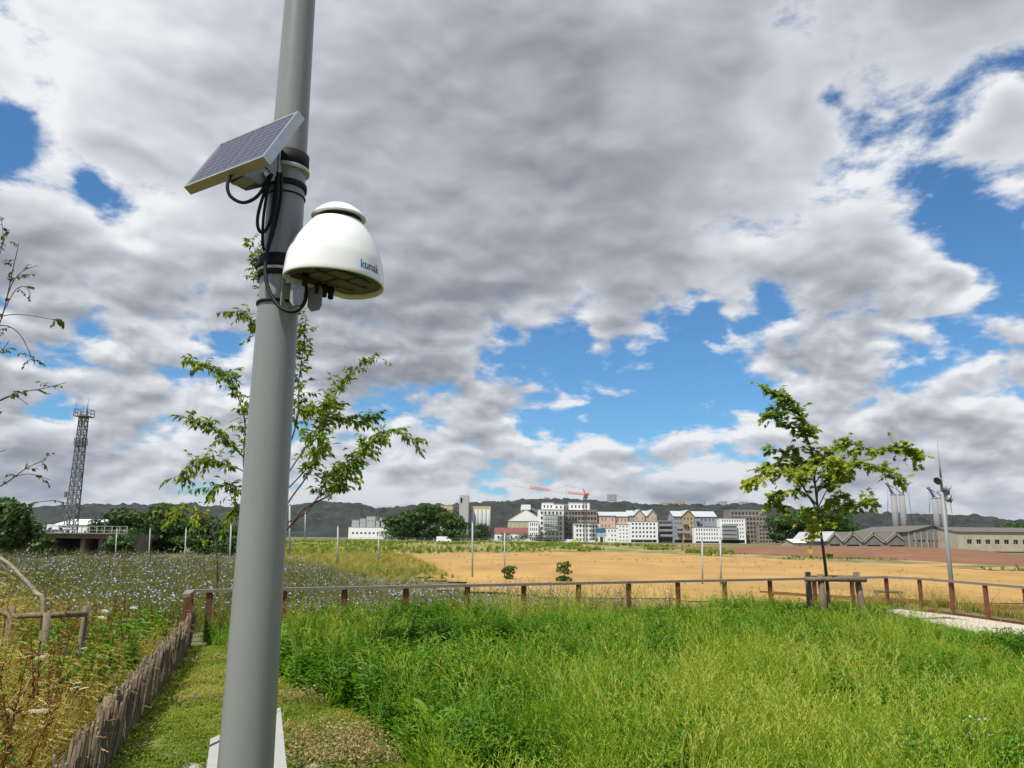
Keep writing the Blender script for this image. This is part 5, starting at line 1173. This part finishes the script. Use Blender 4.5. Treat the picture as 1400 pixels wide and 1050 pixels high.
mb = MB(); mb.bar(cq(800, 677), cq(797, 668), .35); mb.bar(cq(803, 677), cq(797, 668), .3); mb.build('tower_head', m_cr, crane)
mb = MB(); mb.box(cq(801, 678.5), (1.6, 1.6, 2.0)); mb.build('cab', m_cdk, crane)
mb = MB(); mb.bar(cq(797, 668), cq(774, 664), .1); mb.bar(cq(774, 674), cq(774, 664), .16); mb.bar(cq(774, 664), cq(752, 671), .1); mb.bar(cq(754, 671), cq(754, 666), .12); mb.build('tie_bar', m_cr, crane)
# salmon gabled houses over the white block
sal = block('apartment_block', 'salmon brick house with two pale gabled roofs beside the scaffolded block', 820, 842, 699.5, 745, BYY+4, m_swall, 4, 4, 12, roof='side', eave=705, z0=-.3, win=(.28, .42), skip=((0, 0), (1, 1), (2, 3), (3, 2)))
block(None, None, 842.5, 859, 699.5, 745, BYY+5, m_swall, 4, 3, 12, parent=sal, roof='side', eave=706, z0=-.3, win=(.3, .45), skip=((0, 0), (1, 1)))
s2_ = block('apartment_block', 'pair of salmon gables rising behind the white building with square windows', 868.5, 882, 697, 745, BYY+8, m_swall, 5, 3, 14, roof='gable', eave=704.5, z0=-.3, win=(.28, .45), skip=((4, 1),))
block(None, None, 860, 868.3, 697.6, 745, BYY+9, m_gwall, 5, 3, 13, parent=s2_, roof='side', eave=705, z0=-.3, win=(.28, .42), skip=((4, 0), (4, 1), (4, 2)))
block(None, None, 887.5, 898.8, 697.3, 745, BYY+9, m_swall, 5, 3, 14, parent=s2_, roof='gable', eave=705, z0=-.3, win=(.28, .45), skip=((4, 0),))
block(None, None, 882.2, 887.3, 698, 745, BYY+10, m_swall, 5, 1, 13, parent=s2_, roof='side', eave=705.5, z0=-.3, win=(.28, .42), skip=((4, 0),))
wb = block('apartment_block', 'white stepped building with rows of small square dark windows', 861, 900, 713, 745, BYY-2, m_wwall, 4, 7, 9, z0=-.3, win=(.5, .52), ground=1.9)
block(None, None, 845, 860.8, 717, 745, BYY-2, m_wwall, 5, 3, 9, parent=wb, z0=-.3, win=(.36, .42)); block(None, None, 825, 844.8, 722, 745, BYY-2, m_wwall, 3, 4, 9, parent=wb, z0=-.3, win=(.4, .4), skip=((0, 0), (1, 1)))
mb = MB(); mb.box((0, 0, 0), (4.3, .2, 2.2)); hb = empty('billboard', Vector((at(822, 745, BYY-12).x, BYY-12, -.3)), 'dark blue billboard on posts in front of the white stepped building', 'billboard'); o = mb.build('panel', mat('billboard_blue', (.03, .12, .20), .6), hb); o.location = (0, 0, at(822, 725.5, BYY-12).z+.3)
mb = MB(); mb.box((0, 0, 0), (4.3, .2, 1.8)); o2 = mb.build('lower_panel', mat('billboard_pale', (.36, .42, .44), .6), hb); o2.location = (0, 0, at(822, 731.5, BYY-12).z+.3)
for x in (-1.6, 1.6): mb = MB(); mb.bar((x, .2, 0), (x, .2, at(822, 723, BYY-12).z+.3), .2); mb.build('post', m_lat, hb)
dk_ = block('apartment_block', 'dark grey frame building with deep balconies between salmon and tan houses', 901, 922, 712, 745, BYY+6, m_bwall, 4, 4, 10, z0=-.3, win=(.78, .7), balc=((1, 0, 4), (2, 0, 4), (3, 0, 4)), margin=.03)
th = block('apartment_block', 'tall house with tan brick gable front and slate grey side', 934, 950, 698, 745, BYY, m_twall, 5, 3, 16, roof='gable', eave=705.5, z0=-.3, win=(.36, .46), ground=2.0, balc=((1, 0, 2), (3, 0, 1.5)), yaw=0)
block(None, None, 922, 933.8, 698.3, 745, BYY+1, m_gwall, 5, 3, 14, parent=th, roof='side', eave=706, z0=-.3, win=(.34, .44), ground=2.0, balc=((2, 1, 3), (1, 1, 3)))
gh_ = block('apartment_block', 'slate grey house with a pale pitched roof behind the low white block', 951, 981, 698.8, 745, BYY+8, m_gwall, 5, 5, 13, roof='side', eave=706.5, z0=-.3, win=(.34, .46), balc=((3, 2, 5), (4, 0, 1)))
we = block('apartment_block', 'low white block with narrow windows in front of the slate grey house', 949.5, 985, 721, 745, BYY-4, m_wwall, 3, 9, 9, z0=-.3, win=(.42, .55), ground=1.2)
wf = block('apartment_block', 'white building with long dark balconies on its lower floors', 985.5, 1020.5, 709, 745, BYY+2, m_wwall, 5, 9, 9, z0=-.3, win=(.45, .5), balc=((0, 0, 6), (1, 0, 6), (2, 0, 6), (3, 0, 6)), ground=2.2)
gb = block('apartment_block', 'tall stepped brown grey concrete block still without glazing', 1000, 1041, 698, 745, BYY+14, m_bwall, 7, 8, 12, z0=-.3, win=(.6, .6), margin=.03)
block(None, None, 1021, 1050, 706, 745, BYY+9, m_bwall, 6, 6, 4.8, parent=gb, z0=-.3, win=(.62, .6), margin=.03); block(None, None, 1038, 1064, 717, 745, BYY+4, m_bwall, 5, 6, 4.8, parent=gb, z0=-.3, win=(.62, .6), margin=.03)
# storage hall and red sheds
HY = 430.0
hall = block('storage_hall', 'large storage hall with a white gable and beige walls left of the scaffolding', 694, 744, 697, 745, HY, m_bge, 1, 1, 46, roof='gable', eave=712.5, z0=-.3, win=(.001, .001), skip=((0, 0),), roofm=m_zinc)
hall_h = at(719, 712.5, HY).z+.3; hw2 = (at(744, 720, HY)-at(694, 720, HY)).x; hp = at(719, 697, HY).z+.3
mb = MB(); mb.add([(-hw2/2, -.1, hall_h), (hw2/2, -.1, hall_h), (0, -.1, hp), (-hw2/2, -.3, hall_h), (hw2/2, -.3, hall_h), (0, -.3, hp)], [(3, 4, 5), (0, 3, 5, 2), (4, 1, 2, 5), (0, 1, 4, 3)]); mb.build('white_gable', m_wwall, hall)
for i in range(8): x = -hw2/2+hw2*(i+.5)/8; mb = MB(); mb.box((x, -.12, hall_h/2), (.35, .22, hall_h-.1)); mb.build('pilaster', m_bge, hall)
mb = MB(); mb.box((.0, 16, hp+1.4), (5, 33, 2.8)); mb.build('ridge_gallery', m_wwall, hall); mb = MB(); mb.bar((2.4, 2, hp+.6), (hw2*.42, 5, hall_h+4.5), 3.4, 1.6); mb.build('conveyor', m_gwall, hall)
for (a, b, lab) in ((676, 695, 'left red roofed shed in front of the storage hall'), (695.5, 709, 'middle red roofed shed in front of the storage hall'), (709.5, 724, 'right red roofed shed in front of the storage hall')):
    block('shed', lab, a, b, 721.5, 745, HY-30, m_wwall, 1, 2, 14, roof='side', eave=728.5, z0=-.3, win=(.3, .4), roofm=m_redroof, group='red roofed sheds')
# grain silos
SY = 520.0; sx0 = at(635, 720, SY); silo = empty('grain_silo', (at(651, 720, SY).x, SY, -.3), 'grain silo with grey cylinders, ochre top and a tall elevator tower', 'silo')
zt_ = at(650, 696.5, SY).z+.3; wS = (at(672, 720, SY)-at(633, 720, SY)).x; nS = 7; rS = wS/nS/2
m_silo = mat('silo_concrete', (.42, .42, .41), .85, col2=(.36, .36, .35), nscale=.15)
for i in range(nS): mb = MB(); mb.tube([(-wS/2+rS*(2*i+1), 0, 0), (-wS/2+rS*(2*i+1), 0, zt_)], rS*.985, 16); mb.build('cylinder', m_silo, silo)
mb = MB(); mb.box((0, rS, zt_+1.1), (wS, rS*2.4, 2.2)); mb.build('top_gallery', m_yel, silo)
wt = 13*SY/FPX; ht = at(635, 678, SY).z+.3
mb = MB(); mb.box((at(634.5, 720, SY).x-silo.location.x, -rS-2, ht/2), (wt*.95, 8, ht)); tw_ = mb.build('elevator_tower', m_silo, silo)
mb = MB(); mb.box((at(631, 720, SY).x-silo.location.x, -rS-6.1, ht-3.2), (1.2, .2, 3)); mb.build('window', m_glass, tw_)
block('silo_annex', 'small ochre topped block left of the silo elevator tower', 601, 618, 691, 745, SY+5, m_yel, 1, 4, 10, z0=-.3, win=(.2, .05), skip=((0, 0), (0, 1), (0, 2), (0, 3)))
# grey factory left of the trees
for (a, b, v, lab) in ((480, 490, 711, 'leftmost low grey factory block below the hills'), (491, 499, 709, 'second grey factory block below the hills'), (500, 512, 706, 'tallest grey factory tower below the hills'), (513, 520, 712, 'small grey factory block beside the tallest tower'), (518, 530, 708, 'grey factory block next to the dark tree clump')):
    block('factory_block', lab, a, b, v, 735, 640, m_silo, 3, 2, 14, z0=-.3, win=(.3, .12), group='grey factory blocks')
block('factory_hall', 'long low pale factory hall in front of the grey factory blocks', 476, 534, 721, 735, 600, m_wwall, 1, 9, 20, z0=-.3, win=(.5, .2))
block('warehouse', 'long white warehouse roof behind the lattice tower', 74, 128, 709.5, 735, 260, m_wwall, 1, 6, 20, z0=-1.5, win=(.4, .2), roof='side', eave=717, roofm=m_wwall)
# towers on the hill
for (a, b, v, vb, lab) in ((744, 752, 680, 690, 'small square tower block on the ridge behind the scaffolding'), (831.5, 844, 676, 694, 'tall grey tower block standing alone on the ridge'), (906, 920, 687, 698, 'left pinkish apartment block on the ridge'), (921, 938, 684.5, 698, 'right pinkish apartment block on the ridge'), (955, 966, 684.5, 698, 'white footed tower block on the ridge above the slate house'), (985, 995, 685.5, 696, 'middle grey tower block on the ridge above the white block'), (1013, 1024.5, 686, 698, 'rightmost grey tower block on the ridge')):
    block('tower_block', lab, a, b, v, vb+8, 2290, m_swall if 900 < a < 940 else m_silo, 8, 4, 25, win=(.5, .4), group='tower blocks on the ridge')
# sheds on the right
m_board = mat('grey_boards', (.21, .20, .185), .9, col2=(.13, .12, .11), nscale=.7, stretch=(3, 3, .4), detail=6)
m_oldroof = mat('brown_fibre_roof', (.13, .115, .10), .9, col2=(.09, .082, .075), nscale=.5)
m_oldwall = mat('stained_beige_wall', (.46, .40, .31), .9, col2=(.33, .28, .21), nscale=.4, detail=7)
WY = 250.0
for (a, b, v, ev, rm, lab) in ((1131, 1153, 728, 740, m_zinc, 'gabled boarded shed with a bright metal roof by the maple'), (1153.3, 1180, 728.5, 741, m_oldroof, 'left one of three dark roofed gabled sheds'), (1180.3, 1210, 729, 741.5, m_oldroof, 'middle one of three dark roofed gabled sheds'), (1210.3, 1243, 729, 742, m_oldroof, 'right one of three dark roofed gabled sheds')):
    sh = block('gabled_shed', lab, a, b, v, 750, WY, m_board, 1, 1, 30, roof='gable', eave=ev, z0=-.9, win=(.7, .3), roofm=rm, group='gabled sheds along the earth bank')
    w = (at(b, 740, WY)-at(a, 740, WY)).x; hh = at((a+b)/2, v, WY).z+.9; he = at((a+b)/2, ev, WY).z+.9
    for s in (-1, 1): mb = MB(); mb.bar((s*w/2, -.15, he), (0, -.15, hh), .7, .35, up=(0, 1, 0)); mb.build('barge_board', m_oldwall, sh)
block('gabled_shed', 'tiny pale shed with a white roof left of the maple trunk', 1086, 1102, 737.5, 750, WY-5, m_oldwall, 1, 1, 12, roof='side', eave=742, z0=-.9, win=(.3, .3), roofm=m_wwall)
barn = block('barn', 'wide grey boarded barn with a shallow gable behind the light mast', 1243.5, 1311, 719.5, 750, WY-3, m_board, 1, 9, 40, roof='gable', eave=727.5, z0=-.9, win=(.55, .12), roofm=m_oldroof)
ws = (at(1311, 735, WY)-at(1243.5, 735, WY)).x
for i in range(9): mb = MB(); mb.bar((-ws/2+ws*i/8*.996+.1, -.12, 0), (-ws/2+ws*i/8*.996+.1, -.12, at(1280, 727.5, WY).z+.9), .22, .16); mb.build('batten', m_oldwall, barn)
block('long_shed', 'long stained beige shed with small dark windows at the right edge', 1311.5, 1470, 721, 757, WY-14, m_oldwall, 1, 11, 24, roof='side', eave=727.5, z0=-1.2, win=(.5, .28), roofm=m_oldroof)

# lift bridge pylons
m_pyl = mat('pylon_concrete', (.25, .25, .245), .8, col2=(.20, .20, .195), nscale=.06)
m_pst = mat('pylon_steel', (.16, .20, .26), .5, .2)
def pylons(us, vt, Y, label, vtop):
    c = at((us[0]+us[1])/2, 735, Y); root = empty('bridge_pylon', (c.x, Y, -2), label, 'bridge pylon', 'lift bridge pylons'); zt = at(us[0], vt, Y).z+2; ztop = at(us[0], vtop, Y).z+2; k = Y/FPX
    xs = [at(u, 700, Y).x-c.x for u in us]
    for i, x in enumerate(xs):
        mb = MB(); mb.tube([(x, 0, 0), (x, 0, zt)], 4.1*k, 20); mb.build('shaft', m_pyl, root)
        mb = MB(); mb.tube([(x, 0, zt), (x, 0, zt+2*k)], 4.0*k, 20); mb.build('collar', m_pst, root)
        sgn = -1 if i == 0 else 1; tip = Vector((x+sgn*9*k, -3*k, ztop)); inn = Vector((x-sgn*4*k, 6*k, ztop-5*k))
        mb = MB(); mb.bar((x-1.5*k*sgn, 0, zt), tip, 2.0*k, 1.7*k); mb.bar((x+1.5*k*sgn, 0, zt), tip+Vector((-sgn*1.5*k, 2*k, -.5*k)), 1.2*k, 1.0*k); mb.bar((x, 0, zt+2*k), inn, 1.6*k, 1.4*k); mb.bar(tip, inn, .9*k, .9*k); mb.build('head_arm', m_pst, root)
        mb = MB(); mb.tube([tip+Vector((0, -2*k, 0)), tip+Vector((0, 2*k, 0))], 1.6*k, 14); mb.build('pulley', m_pst, root)
        for q in (0, 2.4, 4.8):
            t = tip+Vector((-sgn*q*k*.6, 0, -.6*q*k)); mb = MB(); mb.tube([t, Vector((t.x+sgn*(2+q*1.2)*k*.8, 0, max(2, zt*.35)))], .16*k, 4); mb.build('cable', m_pst, root)
pylons((1223.5, 1234.5), 677.5, 1000, 'left pair of grey lift bridge pylons with blue steel heads', 661.5)
pylons((1280, 1290.5), 682, 1080, 'right pair of lift bridge pylons, partly hidden by the light mast', 667.5)
mb = MB(); dk2 = empty('bridge_deck', (at(1255, 735, 1040).x, 1040, 0), 'low dark bridge deck behind the sheds between the pylons', 'bridge'); mb.box((0, 0, 5.2), (170, 16, 2.4)); mb.build('deck', m_lat, dk2)
for x in (-70, -20, 30, 75): mb = MB(); mb.box((x, 0, 2), (3, 10, 4.2)); mb.build('pier', m_pyl, dk2)

# ------------------------------------------------------------------ vehicles
m_van = mat('white_van_paint', (.78, .78, .77), .35, coat=.4); m_tyre = mat('tyre_rubber', (.02, .02, .02), .8)
def van(u, v, Y, label, length, paint, flip=1, h=2.0, cat='van'):
    c = at(u, v, Y); zb = c.z; root = empty('parked_van', (c.x, Y, zb), label, cat); L = length
    pr = [(-.5*L, .35), (-.5*L, h*.92), (-.47*L, h), (.16*L, h), (.24*L, h*.94), (.36*L, h*.58), (.49*L, h*.45), (.5*L, .35)]
    pr = [(x*flip, z) for x, z in pr]; n = len(pr); mb = MB()
    mb.add([(x, -.95, z) for x, z in pr]+[(x, .95, z) for x, z in pr], [tuple(range(n)), tuple(range(2*n-1, n-1, -1))]+[(i, n+i, n+(i+1) % n, (i+1) % n) for i in range(n)]); mb.build('body', paint, root)
    mb = MB(); w = [(.17, h*.62), (.17, h*.9), (.235, h*.9), (.33, h*.62)]; mb.add([(x*L*flip, -.956, z) for x, z in w]+[(x*L*flip, -.95, z) for x, z in w], [(0, 1, 2, 3), (7, 6, 5, 4), (0, 4, 5, 1), (1, 5, 6, 2), (2, 6, 7, 3), (3, 7, 4, 0)]); mb.build('side_window', m_glass, root)
    mb = MB(); mb.box((.315*L*flip, 0, h*.76), (.02, 1.6, h*.3), Matrix.Rotation(R(-45*flip), 3, 'Y')); mb.build('windscreen', m_glass, root)
    for x in (-.3, .32):
        for y in (-.85, .85): mb = MB(); mb.tube([(x*L, y-.1, .33), (x*L, y+.1, .33)], .33, 14); wh = mb.build('wheel', m_tyre, root)
    return root
van(607, 741.8, 262, 'white van on the road at the top of the embankment below the tree clump', 5.0, m_van)
van(777, 743.5, 360, 'white van parked at the foot of the scaffolded block', 4.6, m_van, -1, 2.1)
van(811, 744.5, 362, 'white van parked in front of the low white wing', 4.6, m_van, 1, 1.9)
van(80, 727.2, 119.5, 'white car crossing the railway bridge behind the lattice tower', 2.6, m_van, 1, 1.1, 'car')
ex = empty('excavator', (at(785, 744, 355).x, 355, at(785, 744, 355).z), 'small yellow excavator at the foot of the building site', 'excavator'); m_exc = mat('excavator_yellow', (.62, .42, .04), .5)
mb = MB(); mb.box((0, 0, 1.5), (1.5, 1.6, 1.2)); mb.build('cab', m_exc, ex); mb = MB(); mb.box((0, 0, .4), (2.2, 1.8, .8)); mb.build('tracks', m_tyre, ex)
mb = MB(); mb.bar((.4, -.3, 1.6), (1.4, -.3, 3.0), .3); mb.bar((1.4, -.3, 3.0), (2.2, -.3, 1.2), .25); mb.build('boom', m_exc, ex); mb = MB(); mb.box((2.2, -.3, 1.0), (.6, .6, .5)); mb.build('bucket', m_tyre, ex)
# site fence on the embankment
sf_ = empty('site_fence', (at(700, 742, 268).x, 268, at(700, 742, 268).z), 'thin wire fence on pale posts along the top of the embankment', 'fence')
mpm = MB(); mpm.bar((0, 0, -.4), (0, 0, 1.5), .11); mpp = mpm.mesh('post', m_gpost)
prev = None
for i in range(34):
    u = 480+i*12.5; p = at(u, 740.3+(u-480)*.011, 266); q = p-sf_.location; link('post', mpp, sf_, q)
    if prev is not None:
        mb = MB(); mb.bar(prev+Vector((0, 0, 1.4)), q+Vector((0, 0, 1.4)), .04); mb.bar(prev+Vector((0, 0, .8)), q+Vector((0, 0, .8)), .03); mb.build('wire', m_gpost, sf_)
    prev = q
# stones on the lawn
m_stone = mat('pale_stone', (.40, .37, .30), .9, col2=(.26, .24, .19), nscale=12, bump=.3)
for (u, v, r, lab) in ((232, 1033, .10, 'flat pale stone in the lawn left of the lamp pole'), (262, 1046, .08, 'smaller pale stone in the lawn near the bench'), (445, 1040, .09, 'pale stone among the faded clover'), (428, 1047, .07, 'small stone left of the one among the faded clover'), (585, 1046, .05, 'small stone at the edge of the meadow')):
    p = gnd(u, v, .02); mb = MB(); M = Matrix.Translation((0, 0, 0)); pr = [(0, .022), (r*.6, .020), (r*.95, .010), (r, .0), (r*.9, -.03)]
    mb.lathe(pr, 11, M); o = mb.build('stone', m_stone); o.location = (p.x, p.y, hz1(p.x, p.y)+.012); o.scale = (1.3, .8, 1); o.rotation_euler = (0, 0, u*.37)
    tag(o, lab, 'stone')
# ------------------------------------------------------------------ air
def haze():
    mb = MB(); mb.box2((-3600, -150, -14), (3600, 6100, 262)); m_ = bpy.data.materials.new('haze_air'); m_.use_nodes = True; nt = m_.node_tree; nt.nodes.remove(nt.nodes['Principled BSDF'])
    v = nt.nodes.new('ShaderNodeVolumePrincipled'); v.inputs['Color'].default_value = (.72, .84, 1.0, 1); v.inputs['Density'].default_value = HAZE; v.inputs['Anisotropy'].default_value = .2
    nt.links.new(v.outputs[0], nt.nodes['Material Output'].inputs['Volume']); tag(mb.build('haze', m_), kind='stuff')
HAZE = 0.000025
haze()
